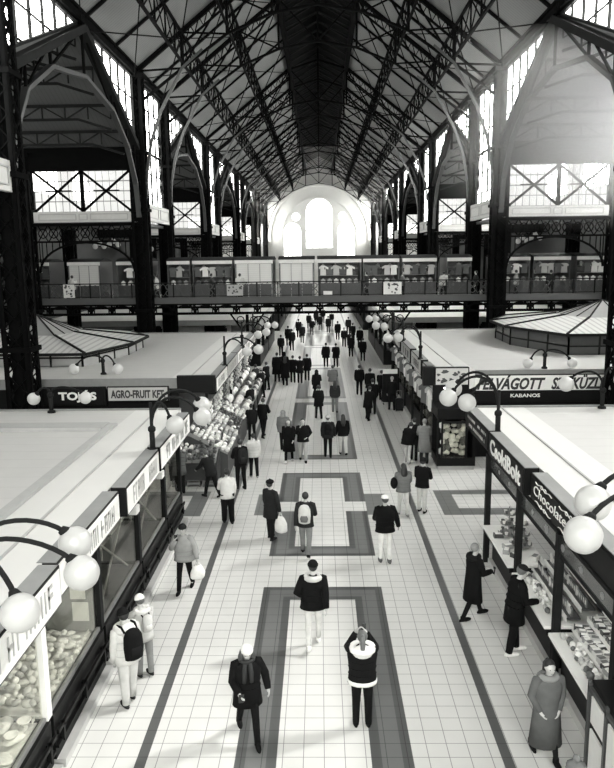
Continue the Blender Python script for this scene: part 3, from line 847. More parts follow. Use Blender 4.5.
# ------------------------------------------------------------------ rooftop pavilions
def pavilion(sx, pts, z, ze, zt, ridge, label, gm):
    cx = sum(p[0] for p in pts) / len(pts); cy = sum(p[1] for p in pts) / len(pts)
    t = thing('rooftop_pavilion', label, 'pavilion', (cx, cy, z))
    n = len(pts); sh = lambda p, k: (cx + (p[0] - cx) * k, cy + (p[1] - cy) * k)
    a = MB(); f = MB(); r = MB(); h = MB(); g = MB(); sk = MB()
    for i in range(n):
        p, q = pts[i], pts[(i + 1) % n]
        a.add([(p[0], p[1], z), (q[0], q[1], z), (q[0], q[1], z + .35), (p[0], p[1], z + .35)], [(0, 1, 2, 3)])
        g.add([(p[0], p[1], z + .35), (q[0], q[1], z + .35), (q[0], q[1], ze), (p[0], p[1], ze)], [(0, 1, 2, 3)])
        L = math.hypot(q[0] - p[0], q[1] - p[1]); m = max(1, int(L / 1.1))
        for k in range(m + 1):
            x = p[0] + (q[0] - p[0]) * k / m; y = p[1] + (q[1] - p[1]) * k / m; f.beam((x, y, z), (x, y, ze), .07)
        f.beam((p[0], p[1], z + .35), (q[0], q[1], z + .35), .06)
        P, Q = sh(p, 1.06), sh(q, 1.06); P2, Q2 = sh(p, .42), sh(q, .42)
        r.add([(*P, ze), (*Q, ze), (*Q2, zt), (*P2, zt)], [(0, 1, 2, 3)])
        h.beam((*P, ze + .03), (*P2, zt + .03), .07); h.beam((*P, ze - .02), (*Q, ze - .02), .1)
        m = 3
        h.beam((*P2, zt), (cx, cy, ridge), .06)
        sk.add([(*P2, zt), (*Q2, zt), (cx, cy, ridge)], [(0, 1, 2)])
        u, v = ((P2[0] + Q2[0]) / 2, (P2[1] + Q2[1]) / 2); h.beam((u, v, zt), (cx, cy, ridge), .045)
    a.poly([(p[0], p[1], z + .02) for p in pts], (0, 0, .03))
    a.build('sill_panels', PAVW if sx < 0 else DGREY, t); g.build('glazing', gm, t); sk.build('skylight', mat('grey_skylight_glass', .25, .3), t); f.build('frame', IRON2, t); r.build('roof_slopes', CORR, t); h.build('hip_bars', IRON2, t)
pavilion(1, [(9.9, 28.8), (16, 28.8), (17.4, 32.3), (17.4, 35.0), (16, 37.8), (9.9, 37.8), (8.5, 35.0), (8.5, 32.3)], 3.1, 3.95, 4.35, 5.0, 'dark-walled glazed pavilion on the right middle stall roof', mat('dark_pavilion_glass', .05, .2))
pavilion(-1, [(-9.1, 27.2), (-15.2, 27.2), (-17, 30.5), (-17, 33), (-15.2, 35.3), (-9.6, 35.3), (-8.2, 33), (-8.2, 30.5)], 3.05, 3.58, 4.0, 4.75, 'pale glazed pavilion on the left middle stall roof behind the iron column', mat('milky_pavilion_glass', .5, .3))

# ------------------------------------------------------------------ signs
def sign(x, y0, y1, z0, z1, sx, face, label, frame=BLACK, dep=.28, grp='fascia signs along the stall roofs'):
    """sign box along the hall; its lettered face looks into the corridor"""
    t = thing('sign_board', label, 'sign', (sx * x, (y0 + y1) / 2, z0), grp)
    lo, hi = sorted((sx * x, sx * (x + dep)))
    mb = MB(); mb.box(lo, hi, y0, y1, z0, z1)
    mb.build('box', frame, t, bevel=.01)
    f = MB(); lo, hi = sorted((sx * (x - .012), sx * x)); f.box(lo, hi, y0 + .05, y1 - .05, z0 + .04, z1 - .04); f.build('face', face, t)
    c = MB(); lo, hi = sorted((sx * (x + .01), sx * (x + dep))); c.box(lo, hi, y0 + .01, y1 - .04, z1, z1 + .012); c.build('top_sheet', GREYTOP, t)
    return t
LETTER = mat('dark_lettering', .02, .6); LETTERW = mat('white_lettering', .8, .5)
LETTERG = mat('grey_lettering', .42, .6)
def strokes(t, x, y0, y1, z0, z1, sx, m, n, seed):
    """unreadable upright letter strokes, as the photo shows them"""
    r = random.Random(seed); mb = MB(); xx = sx * (x - .018); y = y0
    st = (y1 - y0) / n
    for k in range(n):
        if r.random() < .14: continue
        ya = y0 + st * k; w = st * .14
        mb.box(min(xx, xx + .006), max(xx, xx + .006), ya, ya + w, z0, z1)
        if r.random() < .7: mb.box(xx, xx + .006, ya + st * .5, ya + st * .5 + w, z0, z1)
        if r.random() < .6: mb.box(xx, xx + .006, ya, ya + st * .6, (z0 + z1) / 2 - .03, (z0 + z1) / 2 + .03)
        if r.random() < .5: mb.box(xx, xx + .006, ya, ya + st * .6, z1 - .05, z1)
    mb.build('lettering', m, t)
# left near block
s = sign(3.54, 15.3, 18.9, 2.47, 3.02, -1, WHITE, 'white fascia sign beyond the left lamp post'); strokes(s, 3.54, 15.7, 18.6, 2.6, 2.9, -1, LETTERG, 14, 1)
s = sign(3.54, 12.48, 15.15, 2.47, 3.02, -1, WHITE, 'white fascia sign with tall dark letters, on the near side of the left lamp post'); strokes(s, 3.54, 12.9, 14.9, 2.58, 2.92, -1, LETTERG, 11, 2)
s = sign(3.66, 9.3, 12.42, 2.44, 2.98, -1, WHITE, 'white fascia sign in the left foreground partly behind globe lamps'); strokes(s, 3.66, 9.6, 12.1, 2.55, 2.85, -1, LETTERG, 12, 3)
s = sign(3.60, 5.5, 9.25, 2.42, 2.99, -1, WHITE, 'white fascia sign at the bottom left edge of the picture'); strokes(s, 3.60, 6.0, 9.0, 2.58, 2.88, -1, LETTERG, 12, 4)
# right near block
RR = (PI / 2, 0, -PI / 2)
s = sign(3.84, 16.15, 18.8, 2.62, 3.12, 1, BLACK, 'dark fascia sign with two lines of white script beyond the right lamp post')
strokes(s, 3.84, 16.4, 18.5, 2.93, 3.0, 1, LETTERW, 16, 5); strokes(s, 3.84, 16.5, 18.3, 2.74, 2.82, 1, LETTERW, 18, 6)
s = sign(3.80, 13.1, 15.95, 2.62, 3.15, 1, BLACK, 'dark fascia sign reading CsokiBolt in white letters')
text_obj('lettering', 'CsokiBolt', .46, LETTERW, s, (3.785, 15.75, 2.74), RR, .006, 2.45, 0, 'LEFT', .012)
s = sign(3.9, 7.6, 13.0, 2.6, 3.1, 1, BLACK, 'dark fascia sign reading Chocolate in thin white script, right foreground')
text_obj('lettering', 'Chocolate & D', .26, LETTERW, s, (3.885, 12.75, 2.78), RR, .006, 2.55, .15)
fl = MB()
for z, k in ((3.03, 1), (2.67, -1)):
    for y0 in (12.2, 10.9):
        fl.path([(3.883, y0 - .45 + .9 * q / 16, z + .02 * k * math.sin(q * PI / 4)) for q in range(17)], .012, .018, (1, 0, 0))
        for d in (-1, 1): fl.path([(3.883, y0 + d * .1 + .06 * math.cos(q * PI / 4), z + .03 * math.sin(q * PI / 4)) for q in range(9)], .012, .012, (1, 0, 0))
fl.build('flourish', LETTERW, s)
# signs facing the cross aisle
def cross_sign(x0, x1, y, z0, z1, face, label, frame=BLACK):
    t = thing('sign_board', label, 'sign', ((x0 + x1) / 2, y, z0), 'signs facing the cross aisle')
    mb = MB(); mb.box(x0, x1, y, y + .2, z0, z1); mb.build('box', frame, t, bevel=.008)
    mb = MB(); mb.box(x0 + .04, x1 - .04, y - .012, y, z0 + .03, z1 - .03); mb.build('face', face, t)
    return t
RF = (PI / 2, 0, 0)
GREYFACE = mat('grey_sign_face', .42, .5)
s = cross_sign(-7.25, -5.15, 23.95, 2.33, 2.84, GREYFACE, 'pale grey sign reading AGRO-FRUIT KFT. facing the cross aisle')
text_obj('lettering', 'AGRO-FRUIT KFT.', .36, LETTER, s, (-7.12, 23.93, 2.46), RF, .005, 1.86, 0, 'LEFT', .014)
s = cross_sign(-10.6, -7.3, 23.98, 2.2, 2.84, BLACK, 'black sign reading TOJÁS in white letters left of the grey sign')
text_obj('lettering', 'TOJÁS', .36, LETTERW, s, (-8.92, 23.96, 2.4), RF, .005, 1.3, 0, 'LEFT', .014)
s = cross_sign(-4.85, -3.56, 23.9, 2.62, 3.2, BLACK, 'plain black corner sign box at the end of the left middle stalls')
s = cross_sign(5.3, 10.3, 24.75, 2.42, 3.0, WHITE, 'long white sign reading FELVÁGOTT SZAKÜZLET in slanted black letters')
text_obj('lettering', 'FELVÁGOTT', .54, LETTER, s, (5.42, 24.73, 2.5), RF, .005, 2.35, .3, 'LEFT', .02)
text_obj('lettering', 'SZAKÜZLET', .54, LETTER, s, (7.98, 24.73, 2.5), RF, .005, 2.15, .3, 'LEFT', .02)
s = cross_sign(5.3, 10.3, 24.8, 2.02, 2.4, BLACK, 'dark board reading KABANOS below the long white sign')
text_obj('lettering', 'KABANOS', .17, LETTERW, s, (6.6, 24.78, 2.2), RF, .005, 1.02, 0, 'LEFT', .004)
s = cross_sign(3.88, 5.05, 24.3, 2.72, 3.34, mat('pale_photo_print', .5, .5), 'corner sign with a large food photograph above the end kiosk')
mb = MB(); rr_ = random.Random(5)
for k in range(16):
    x = 4.0 + rr_.random() * .92; z = 2.82 + rr_.random() * .4; q = rr_.uniform(.04, .1); a0 = rr_.random() * 3
    mb.poly([(x + q * (1 + .5 * math.sin(3 * t + a0)) * math.cos(t), 24.28, z + q * .8 * math.sin(t)) for t in [PI * 2 * j / 9 for j in range(9)]], (0, .006, 0))
mb.build('printed_food', mat('dark_print', .05, .5), s)
s = thing('sign_board', 'narrow white side sign on the corner beside the food photograph', 'sign', (5.12, 24.45, 2.6)); mb = MB(); mb.poly([(5.06, 24.3, 2.6), (5.3, 24.72, 2.6), (5.3, 24.72, 3.25), (5.06, 24.3, 3.3)], (.04, 0, 0)); mb.build('panel', OFFW, s)
s = thing('sign_board', 'plain black square panel at the corner left of the food photograph', 'sign', (3.66, 24.3, 2.7)); mb = MB(); mb.box(3.5, 3.86, 24.3, 24.6, 2.72, 3.36); mb.build('panel', BLACK, s)
# fascia signs of the middle blocks along the corridor
for i, (a, b) in enumerate(((24.2, 27.2), (27.3, 30.6), (30.7, 34.5), (34.6, 39.2))):
    s = sign(3.56, a, b, 2.55, 3.08, -1, WHITE if i != 1 else GREYFACE, 'fascia sign on the left middle stalls, %s of four' % NTH[i]); strokes(s, 3.56, a + .4, b - .4, 2.68, 2.95, -1, LETTERG, 12, 20 + i)
    s = sign(3.88, a + .4, b, 2.5, 3.12, 1, (PAVW, GREYFACE, PAVW, BLACK)[i], 'fascia sign on the right middle stalls, %s of four' % NTH[i]); strokes(s, 3.88, a + .6, b - .4, 2.65, 2.95, 1, LETTER if i < 3 else LETTERW, 12, 30 + i)

# ------------------------------------------------------------------ globe lamps
def globe_lamp(base, z_top, globes, label, r=.2, grp='globe lamps on the stall roofs', rise=.35, post=True, cap=True):
    """post on the roof with one curved arm per globe"""
    t = thing('globe_lamp', label, 'lamp', base, grp)
    bx, by, bz = base
    p = MB(); p.tube([(bx, by, bz), (bx, by, bz + .45), (bx, by, bz + .46), (bx, by, z_top)], [.06, .06, .04, .035], 8)
    p.rings([(bx, by, bz + .42, .055, .055), (bx, by, bz + .46, .085, .085), (bx, by, bz + .52, .085, .085), (bx, by, bz + .56, .05, .05)], 10)
    p.rings([(bx, by, bz, .11, .11), (bx, by, bz + .05, .11, .11), (bx, by, bz + .08, .06, .06)], 10)
    p.build('post', IRON2, t, True)
    for g in globes:
        gx, gy, gz = g; A = Vector((bx, by, bz + .5)); B = Vector((gx, gy, gz)); d = B - A; h = Vector((d.x, d.y, 0))
        hn = h.normalized() if h.length > 1e-4 else Vector((1, 0, 0))
        E_ = B + Vector((0, 0, r * .75)) - hn * r * .55
        top = max(E_.z, A.z) + rise
        pts = []
        for k in range(13):
            u = k / 12; q = (1 - u) ** 3 * A + 3 * (1 - u) ** 2 * u * Vector((A.x, A.y, top + .15)) + 3 * (1 - u) * u * u * Vector((A.x + (E_.x - A.x) * .72, A.y + (E_.y - A.y) * .72, top + .12)) + u ** 3 * E_
            pts.append(q)
        m = MB(); m.tube(pts, .03, 7)
        dd = (pts[-1] - pts[-2]).normalized(); m.tube([E_ - dd * .06, E_ + dd * .02], [.05, .075], 10); am = m.build('arm', IRON2, t, True)
        gb = MB(); gb.ball(g, r, 20, 14); gb.build('globe', GLOBE, am, True)
globe_lamp((-4.2, 8.0, 2.98), 3.75, [(-2.99, 8.23, 3.72), (-2.75, 7.71, 3.57), (-3.1, 6.83, 3.54)], 'globe lamp with three big white globes at the left edge, nearest to the camera', .2, rise=.16)
globe_lamp((3.95, 8.3, 3.08), 4.6, [(3.01, 7.72, 4.37), (2.75, 7.26, 4.18)], 'globe lamp with two big white globes at the right edge above the chocolate counter', .2, rise=.1)
globe_lamp((-3.66, 15.15, 2.98), 4.06, [(-3.14, 15.1, 3.57), (-2.62, 15.5, 3.66), (-2.75, 16.3, 3.75)], 'three-globe lamp on the left stall roof beside the white fascia signs', .2)
globe_lamp((4.0, 16.0, 3.08), 4.1, [(2.85, 15.9, 3.96), (3.25, 15.8, 3.86), (3.15, 16.9, 3.98)], 'three-globe lamp on the right stall roof above the CsokiBolt sign', .2)
for i, (bs, gs) in enumerate((((-3.62, 27, 3.05), [(-2.78, 27, 3.6), (-2.35, 27.2, 3.66)]), ((-3.6, 33, 3.05), [(-2.86, 33, 3.6), (-2.49, 33.2, 3.7)]), ((-3.6, 38.6, 3.05), [(-2.82, 38.6, 3.5), (-2.44, 38.8, 3.5)]))):
    globe_lamp(bs, 4.2, gs, 'two-globe lamp over the corridor on the left middle roof, %s of three' % ORD[i], .19)
for i, (bs, gs) in enumerate((((3.9, 28, 3.1), [(2.63, 28, 3.95), (3.05, 28.2, 3.95)]), ((3.9, 34, 3.1), [(2.63, 34, 3.87), (3.05, 34.2, 3.8)]), ((3.9, 38.8, 3.1), [(2.63, 38.8, 3.78), (2.98, 39, 3.77)]))):
    globe_lamp(bs, 4.2, gs, 'two-globe lamp over the corridor on the right middle roof, %s of three' % ORD[i], .19)
globe_lamp((-7.74, 25.3, 3.05), 3.2, [(-8.79, 25.3, 2.95 + .3), (-7.22, 25.3, 2.95 + .3)], 'two-armed roof lamp above the grey AGRO-FRUIT sign', .19, rise=.12)
globe_lamp((-7.37, 19.2, 2.98), 3.2, [(-7.83, 19.2, 3.37), (-6.41, 19.2, 3.39)], 'two-armed roof lamp at the far edge of the lower left roof', .17, rise=.1)
globe_lamp((7.92, 25.4, 3.1), 3.5, [(7.33, 25.4, 3.3), (8.89, 25.4, 3.3)], 'two-armed roof lamp above the long white FELVÁGOTT sign', .18, rise=.12)
globe_lamp((7.38, 18.7, 3.08), 3.4, [(6.42, 18.7, 3.74), (7.85, 18.7, 3.85)], 'two-armed roof lamp at the far edge of the lower right roof', .2, rise=.15)
for i, (x, y, z) in enumerate(((-14.0, 46.6, 7.9), (-13.1, 46.6, 8.0), (-11.0, 46.6, 7.7), (13.6, 46.6, 8.1), (12.8, 46.6, 7.9), (-16.6, 40.4, 7.6))):
    t = thing('hanging_lamp', 'cluster of white globes hanging in the dark above the bridge, %s from the left' % NTH[[1, 2, 3, 5, 4, 0][i]], 'lamp', (x, y, z), 'globe clusters above the bridge')
    for k in range(3):
        gb = MB(); gb.ball((x + (k - 1) * .28, y, z + (k % 2) * .22), .17, 10, 7); gb.build('globe', GLOBE, t, True)
    a = MB(); a.tube([(x, y, z), (x, y, 8.95)], .02, 5); a.beam((x - .3, y, z), (x + .3, y, z), .03); a.build('stem', IRON, t)
# ------------------------------------------------------------------ left foreground counters
def simple(name, m, label, cat, mb, group=None, bevel=0, smooth=False, kind=None):
    o = mb.build(name, m, None, smooth, bevel)
    if kind: struct(o, label, cat)
    else: tag(o, label, cat, group)
    return o
def post(x, y, z0, z1, m, label, w=.09, d=.12):
    mb = MB(); mb.box(x - w / 2, x + w / 2, y - d / 2, y + d / 2, z0, z1)
    return simple('stall_post', m, label, 'post', mb, 'stall posts', .006)
for i, y in enumerate((9.05, 11.55, 14.3, 16.85, 18.8)):
    post(-3.86, y, .8 if i < 4 else 0, 2.45, WHITE if i == 0 else IRON2, ('pale upright post of the left food counter, at the bottom left', 'dark upright post beside the notice panel of the left counter', 'dark upright post in the middle of the left counter', 'dark upright post near the far end of the left counter', 'dark corner post at the far end of the left counter')[i], .1, .16)
def case_left(y0, y1, label):
    t = thing('display_counter', label, 'counter', (-4.3, (y0 + y1) / 2, 0), 'food counters along the left')
    b = MB(); b.box(-5.0, -3.79, y0, y1, .12, .74); b.box(-3.95, -3.79, y0, y1, .74, .8); b.box(-3.76, -3.72, y0, y1, .52, .58); b.box(-3.79, -3.74, y0, y1, .3, .34)
    n = max(2, int((y1 - y0) / .8))
    for k in range(n): b.box(-3.79, -3.72, y0 + .2 + (y1 - y0 - .4) * k / (n - 1) - .03, y0 + .2 + (y1 - y0 - .4) * k / (n - 1) + .03, .3, .58)
    b.build('base', BLACK, t)
    p = MB(); p.box(-5.0, -3.66, y0, y1, 0, .12); p.build('plinth', STEP, t)
    d = MB(); d.box(-4.95, -3.97, y0 + .02, y1 - .02, .74, .78); d.build('tray_floor', OFFW if y0 < 11 else DGREY, t)
    g = MB(); g.box(-3.875, -3.865, y0 + .08, y1 - .08, .8, 2.3); g.build('front_glass', GLASS, t)
    f = MB()
    f.box(-3.9, -3.82, y0, y1, 2.3, 2.46); f.build('header', WHITE, t)
    r = MB(); r.box(-3.9, -3.84, y0, y1, .8, .86); r.build('bottom_rail', MGREY, t)
    s = MB(); s.box(-4.9, -4.45, y0 + .02, y1 - .02, 1.35, 1.38); s.beam((-4.68, y0 + .04, .78), (-4.68, y0 + .04, 1.37), .03); s.beam((-4.68, y1 - .04, .78), (-4.68, y1 - .04, 1.37), .03); s.build('glass_shelf', MGREY, t)
case_left(5.6, 9.0, 'black fronted glass food counter with pale goods at the bottom left corner')
case_left(9.1, 11.5, 'black fronted glass food counter with heaped pastries behind the white post')
case_left(11.62, 14.25, 'black fronted glass counter behind the two people in pale hoodies')
case_left(14.35, 16.8, 'black fronted glass counter at the far end of the lower left stalls')
case_left(16.9, 18.75, 'short glass counter at the far corner of the lower left stalls')
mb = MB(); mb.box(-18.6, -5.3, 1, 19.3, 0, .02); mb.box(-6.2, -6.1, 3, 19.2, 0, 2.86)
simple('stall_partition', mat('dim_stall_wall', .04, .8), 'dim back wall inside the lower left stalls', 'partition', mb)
mb = MB(); mb.box(6.3, 6.4, 3, 18.8, 0, 2.95)
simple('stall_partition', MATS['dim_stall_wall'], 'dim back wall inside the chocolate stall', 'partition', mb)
t = thing('notice_panel', 'grey panel with pinned white sheets beside the dark post of the left counter', 'panel', (-4.4, 11.45, .8))
mb = MB(); mb.box(-4.75, -3.92, 11.42, 11.46, .8, 2.2); mb.build('board', mat('grey_notice_board', .28, .7), t)
for k, (x, z, w, h) in enumerate(((-4.3, 1.75, .26, .3), (-4.3, 1.4, .26, .25), (-4.28, 1.0, .28, .34), (-4.6, 1.6, .18, .22))):
    mb = MB(); mb.box(x, x + w, 11.41, 11.42, z, z + h); mb.build('paper_sheet', WHITE, t)
for i, (a, b) in enumerate(((12.0, 13.9), (14.6, 16.5))):
    t = thing('stall_shelving', 'dark shelving behind the glass of the left counter, %s of two' % ORD[i], 'shelf', (-5.8, (a + b) / 2, 0))
    mb = MB()
    for z in (.5, 1.0, 1.5, 2.0): mb.box(-6.05, -5.6, a, b, z, z + .03)
    for y in (a, b): mb.box(-6.05, -5.6, y - .02, y + .02, 0, 2.3)
    mb.build('shelf', DGREY, t)
    mb = MB(); mb.beam((-4.0, a, .9), (-4.0, b, 2.2), .03); mb.beam((-4.0, b, .9), (-4.0, a, 2.2), .03); mb.build('brace', MGREY, t)
for i, (a, b) in enumerate(((5.8, 8.9), (9.2, 11.4))):  # tubes added to brighten the food behind the glass
    mb = MB(); mb.tube([(-4.1, a, 2.38), (-4.1, b, 2.38)], .025, 8)
    tag(mb.build('fill_tube', TUBE), 'thin lit tube added as fill under the left counter header, %s' % ORD[i], 'light')
for i, (a, b) in enumerate(((9.1, 11.0), (11.4, 13.3), (13.8, 15.9))):  # more fill tubes, added over the sweets
    mb = MB(); mb.tube([(4.2, a, 2.5), (4.2, b, 2.5)], .02, 8)
    tag(mb.build('fill_tube', TUBE), 'thin lit tube added as fill under the right counter header, %s' % ORD[i], 'light')
for i, (a, b) in enumerate(((24.4, 28), (29, 33), (34, 38.5))):  # fill tubes added inside the middle stalls
    for sx in (-1, 1):
        mb = MB(); mb.tube([(sx * 4.25, a, 2.6), (sx * 4.25, b, 2.6)], .02, 8)
        tag(mb.build('fill_tube', TUBE), 'thin lit tube added as fill under the %s middle stall roof, %s' % (SIDE[sx], ORD[i]), 'light')
# a small camera and a box light hung on the left signs
for i, (x, y, z) in enumerate(((-3.74, 10.6, 2.3), (-3.74, 13.4, 2.3), (-3.74, 15.7, 2.3))):
    t = thing('flood_light', 'small pale floodlight bracketed under the left fascia sign, %s' % ORD[i], 'light', (x, y, z))
    mb = MB(); mb.box(x - .02, x + .16, y - .12, y + .12, z - .1, z + .06); mb.build('housing', OFFW, t, bevel=.02)
    mb = MB(); mb.beam((x - .05, y, z + .05), (x + .02, y, z), .03); mb.box(x - .1, x - .05, y - .03, y + .03, z, z + .12); mb.build('arm', IRON2, t)

rg = random.Random(11)
FOODM = [mat('pale_food_a', .62, .7, 0, .25, 20, .4), mat('pale_food_b', .42, .7, 0, .3, 20, .4), mat('pale_food_c', .75, .6, 0, .15, 20, .3), mat('dark_food', .10, .6, 0, .4, 20, .3)]
def lump(name, m, rx, ry, rz, seed, nu=9, nv=6):
    r = random.Random(seed); mb = MB(); mb.ball((0, 0, 0), (rx, ry, rz), nu, nv)
    mb.v = [(x * (1 + r.uniform(-.14, .14)), y * (1 + r.uniform(-.14, .14)), z * (1 + r.uniform(-.1, .1))) for x, y, z in mb.v]
    return mb.build(name, m, None, True)
PAST = [lump('pastry', FOODM[k % 3], .075, .05, .04, k) for k in range(4)]
for k in range(96):
    y = 9.25 + (k % 12) * .175 + rg.uniform(-.05, .05); row = k // 12
    x = -4.02 - row * .115 + rg.uniform(-.03, .03)
    o = put(PAST[rg.randrange(4)], (x, y, .83 + .05 * rg.random() + .03 * row * .5), rg.uniform(0, 3), 'pale pastry heaped behind glass in the counter past the white post', 'pastry', 'heaped pastries in the left counter', rg.uniform(.9, 1.3))
SLAB = [lump('meat_slab', FOODM[k], .2, .13, .06, 40 + k, 12, 6) for k in (0, 2)]
for k in range(26):
    x = -4.1 - (k % 3) * .3 + rg.uniform(-.04, .04); y = 6.3 + (k // 3) * .31 + rg.uniform(-.05, .05)
    put(SLAB[k % 2], (x, y, .84 + rg.uniform(0, .04)), rg.uniform(0, 3), 'large pale slab of food lying in the bottom left counter', 'food', 'pale slabs in the bottom left counter', rg.uniform(.8, 1.1))
BOWL = MB(); BOWL.rings([(0, 0, 0, .06, .06), (0, 0, .05, .1, .1), (0, 0, .05, .085, .085), (0, 0, .03, .05, .05)], 14)
bowl = BOWL.build('bowl', FOODM[2], None, True)
for k, (x, y) in enumerate(((-4.05, 8.75), (-4.35, 8.6), (-4.1, 8.45), (-4.5, 8.8), (-4.6, 8.4))):
    put(bowl, (x, y, .93), 0, 'small round pale bowl in the bottom left food counter', 'bowl', 'small bowls in the bottom left counter')
JAR = MB(); JAR.rings([(0, 0, 0, .05, .05), (0, 0, .13, .05, .05), (0, 0, .15, .04, .04), (0, 0, .19, .042, .042)], 9)
jars = [JAR.build('jar', m) for m in (FOODM[1], FOODM[3], FOODM[0])]
for k in range(48):
    s_ = k // 24; q = k % 24; a, b = ((12.0, 13.9), (14.6, 16.5))[s_]
    put(jars[rg.randrange(3)], (-5.8, a + .1 + (b - a - .2) * (q % 8) / 7, (.53, 1.03, 1.53)[q // 8]), 0, 'small jar on the dark shelving behind the left counter glass', 'jar', 'jars on the shelving behind the left counter')
TAG = MB(); TAG.box(-.04, .04, -.003, .003, 0, .06); tg = TAG.build('price_card', WHITE)
for k in range(14):
    put(tg, (-3.99, 9.35 + k * .16 if k < 13 else 8.9, .84), PI / 2 + rg.uniform(-.2, .2), 'small white price card standing at the glass of the left counter', 'price card', 'price cards in the left counter')

# ------------------------------------------------------------------ right chocolate counter
for i, (x, y, z0) in enumerate(((3.84, 16.05, 0), (3.86, 13.5, 0), (3.88, 11.2, 0), (3.9, 8.9, 0))):
    post(x, y, z0, 2.62, IRON2, ('dark post at the far end of the chocolate counter', 'dark post between the white-topped counter and the bar rack', 'dark post in front of the tilted shelves of sweets', 'dark post hidden behind the cabinet in the bottom right corner')[i], .12, .14)
def case_right(y0, y1, label, deep=.75, tiers=False):
    t = thing('display_counter', label, 'counter', (4.2, (y0 + y1) / 2, 0), 'sweet counters along the right')
    b = MB(); b.box(3.95, 3.72 + deep, y0 + .04, y1 - .04, .14, .86); b.box(3.76, 3.72 + deep, y0, y1, .78, .88); b.build('base', BLACK, t)
    c = MB(); c.box(3.72, 3.74 + deep, y0, y1, .88, .94); c.build('white_top', WHITE, t, bevel=.01)
    p = MB(); p.box(3.86, 3.72 + deep, y0 + .02, y1 - .02, 0, .14); p.build('plinth', STEP, t)
    if tiers:
        s = MB()
        for k in range(3):
            x = 4.1 + k * .24; z = 1.06 + k * .16
            s.box(x, x + .24, y0 + .05, y1 - .05, z - .03, z)
            e_ = MB(); e_.box(x - .012, x + .008, y0 + .05, y1 - .05, z - .06, z + .03); e_.build('tier_edge', WHITE, t)
        s.build('tier', DGREY, t)
        k = MB(); k.box(4.84, 4.9, y0, y1, .94, 1.85); k.box(4.72, 4.96, y0, y1, 1.85, 1.93); k.build('back_board', DGREY, t)
case_right(13.72, 15.95, 'white-topped counter island with little tiered stands below the CsokiBolt sign', .8)
case_right(11.3, 13.4, 'white-edged counter with racks of dark bars behind the man in the black coat', 1.3, True)
case_right(8.95, 11.1, 'white-edged counter with tilted tiers of wrapped sweets behind the woman in the long coat', 1.3, True)
mb = MB(); mb.box(3.86, 3.9, 8.9, 16.1, 2.24, 2.3); mb.box(3.86, 3.9, 8.9, 16.1, 2.56, 2.62)
simple('header_rail', IRON2, 'pair of dark rails under the right fascia signs', 'rail', mb)
t = thing('glass_valance', 'dark glass strip with pale pictures hung under the CsokiBolt sign', 'valance', (3.87, 12.5, 2.3))
mb = MB(); mb.box(3.875, 3.885, 8.95, 16.05, 2.3, 2.56); mb.build('glass_strip', mat('dark_glass_strip', .06, .15), t)
mb = MB()
for k in range(8):
    y = 9.4 + k * .83; q = rg.uniform(.06, .1)
    mb.poly([(3.868, y + q * math.cos(a) * rg.uniform(.7, 1.2), 2.43 + q * .8 * math.sin(a) * rg.uniform(.7, 1.1)) for a in [PI * 2 * j / 8 for j in range(8)]], (.006, 0, 0))
mb.build('printed_picture', mat('pale_print', .22, .4), t)
BAR = []
for k, v in enumerate((.03, .12, .5, .75)):
    mb = MB(); mb.box(-.035, .035, -.012, .012, 0, .17); mb.box(-.025, .025, -.016, -.012, .05, .13)
    BAR.append(mb.build('chocolate_bar', [mat('bar_wrapper_%d' % k, v, .3), mat('bar_label', .6, .4)]))
    BAR[-1].data.polygons.foreach_set('material_index', [0] * 6 + [1] * 6)
PACK = []
for k, v in enumerate((.04, .3, .68, .5)):
    mb = MB(); mb.box(-.07, .07, -.045, .045, 0, .06); mb.box(-.05, .05, -.03, .03, .06, .066)
    o = mb.build('sweet_packet', [mat('packet_card_%d' % k, v, .35), mat('packet_print_%d' % k, .85 if v < .4 else .15, .4)])
    o.data.polygons.foreach_set('material_index', [0] * 6 + [1] * 6); PACK.append(o)
for tier in range(3):
    for k in range(22):
        y = 11.42 + k * .088
        put(BAR[(rg.randrange(2) if rg.random() < .7 else 2 + rg.randrange(2))], (4.14 + tier * .24 + .06, y, 1.06 + tier * .16), -PI / 2 + rg.uniform(-.1, .1), 'upright wrapped bar in the tiered rack behind the man in the black coat', 'chocolate bar', 'wrapped bars in the tiered rack')
for tier in range(3):
    for k in range(24):
        for d in range(2):
            put(PACK[rg.choice((0, 1, 2, 0, 3, 1))], (4.16 + tier * .24 + d * .11, 9.06 + k * .082, 1.06 + tier * .16 + rg.uniform(0, .05)), rg.uniform(-.5, .5), 'wrapped sweet packet on the tilted tiers at the lower right', 'packet', 'sweet packets on the tilted tiers', rg.uniform(.8, 1.1))
for k in range(22):
    put(BAR[rg.randrange(4)], (4.8, 9.1 + k * .09, 1.5), -PI / 2, 'upright wrapped bar along the back of the sweet tiers', 'chocolate bar', 'wrapped bars at the back of the sweet tiers')
BAG = [lump('sweet_bag', FOODM[k], .06, .05, .06, 70 + k) for k in range(4)]
for k in range(96):
    y0_ = 9.1 if k < 60 else 11.45; n_ = 24
    put(BAG[rg.randrange(4)], (3.93 + rg.uniform(-.04, .13), y0_ + (k % 24) * (1.85 / n_), .98 + rg.uniform(0, .05)), rg.uniform(0, 3), 'small bag of sweets on the white counter edge at the right', 'bag', 'sweet bags along the white counter edge', rg.uniform(.6, 1.1))
for i, (x, y) in enumerate(((4.15, 15.3), (4.25, 14.7))):
    t = thing('tiered_stand', 'round tiered stand of little cups on the white counter island, %s one' % ('farther' if i == 0 else 'nearer'), 'stand', (x, y, .94))
    mb = MB(); mb.tube([(x, y, .94), (x, y, 1.62)], .015, 6); mb.build('pole', MGREY, t)
    for k in range(3):
        r_ = .24 - k * .05; z = 1.0 + k * .22; mb = MB(); mb.rings([(x, y, z, r_, r_), (x, y, z + .02, r_, r_)], 14); mb.build('tray', MGREY, t)
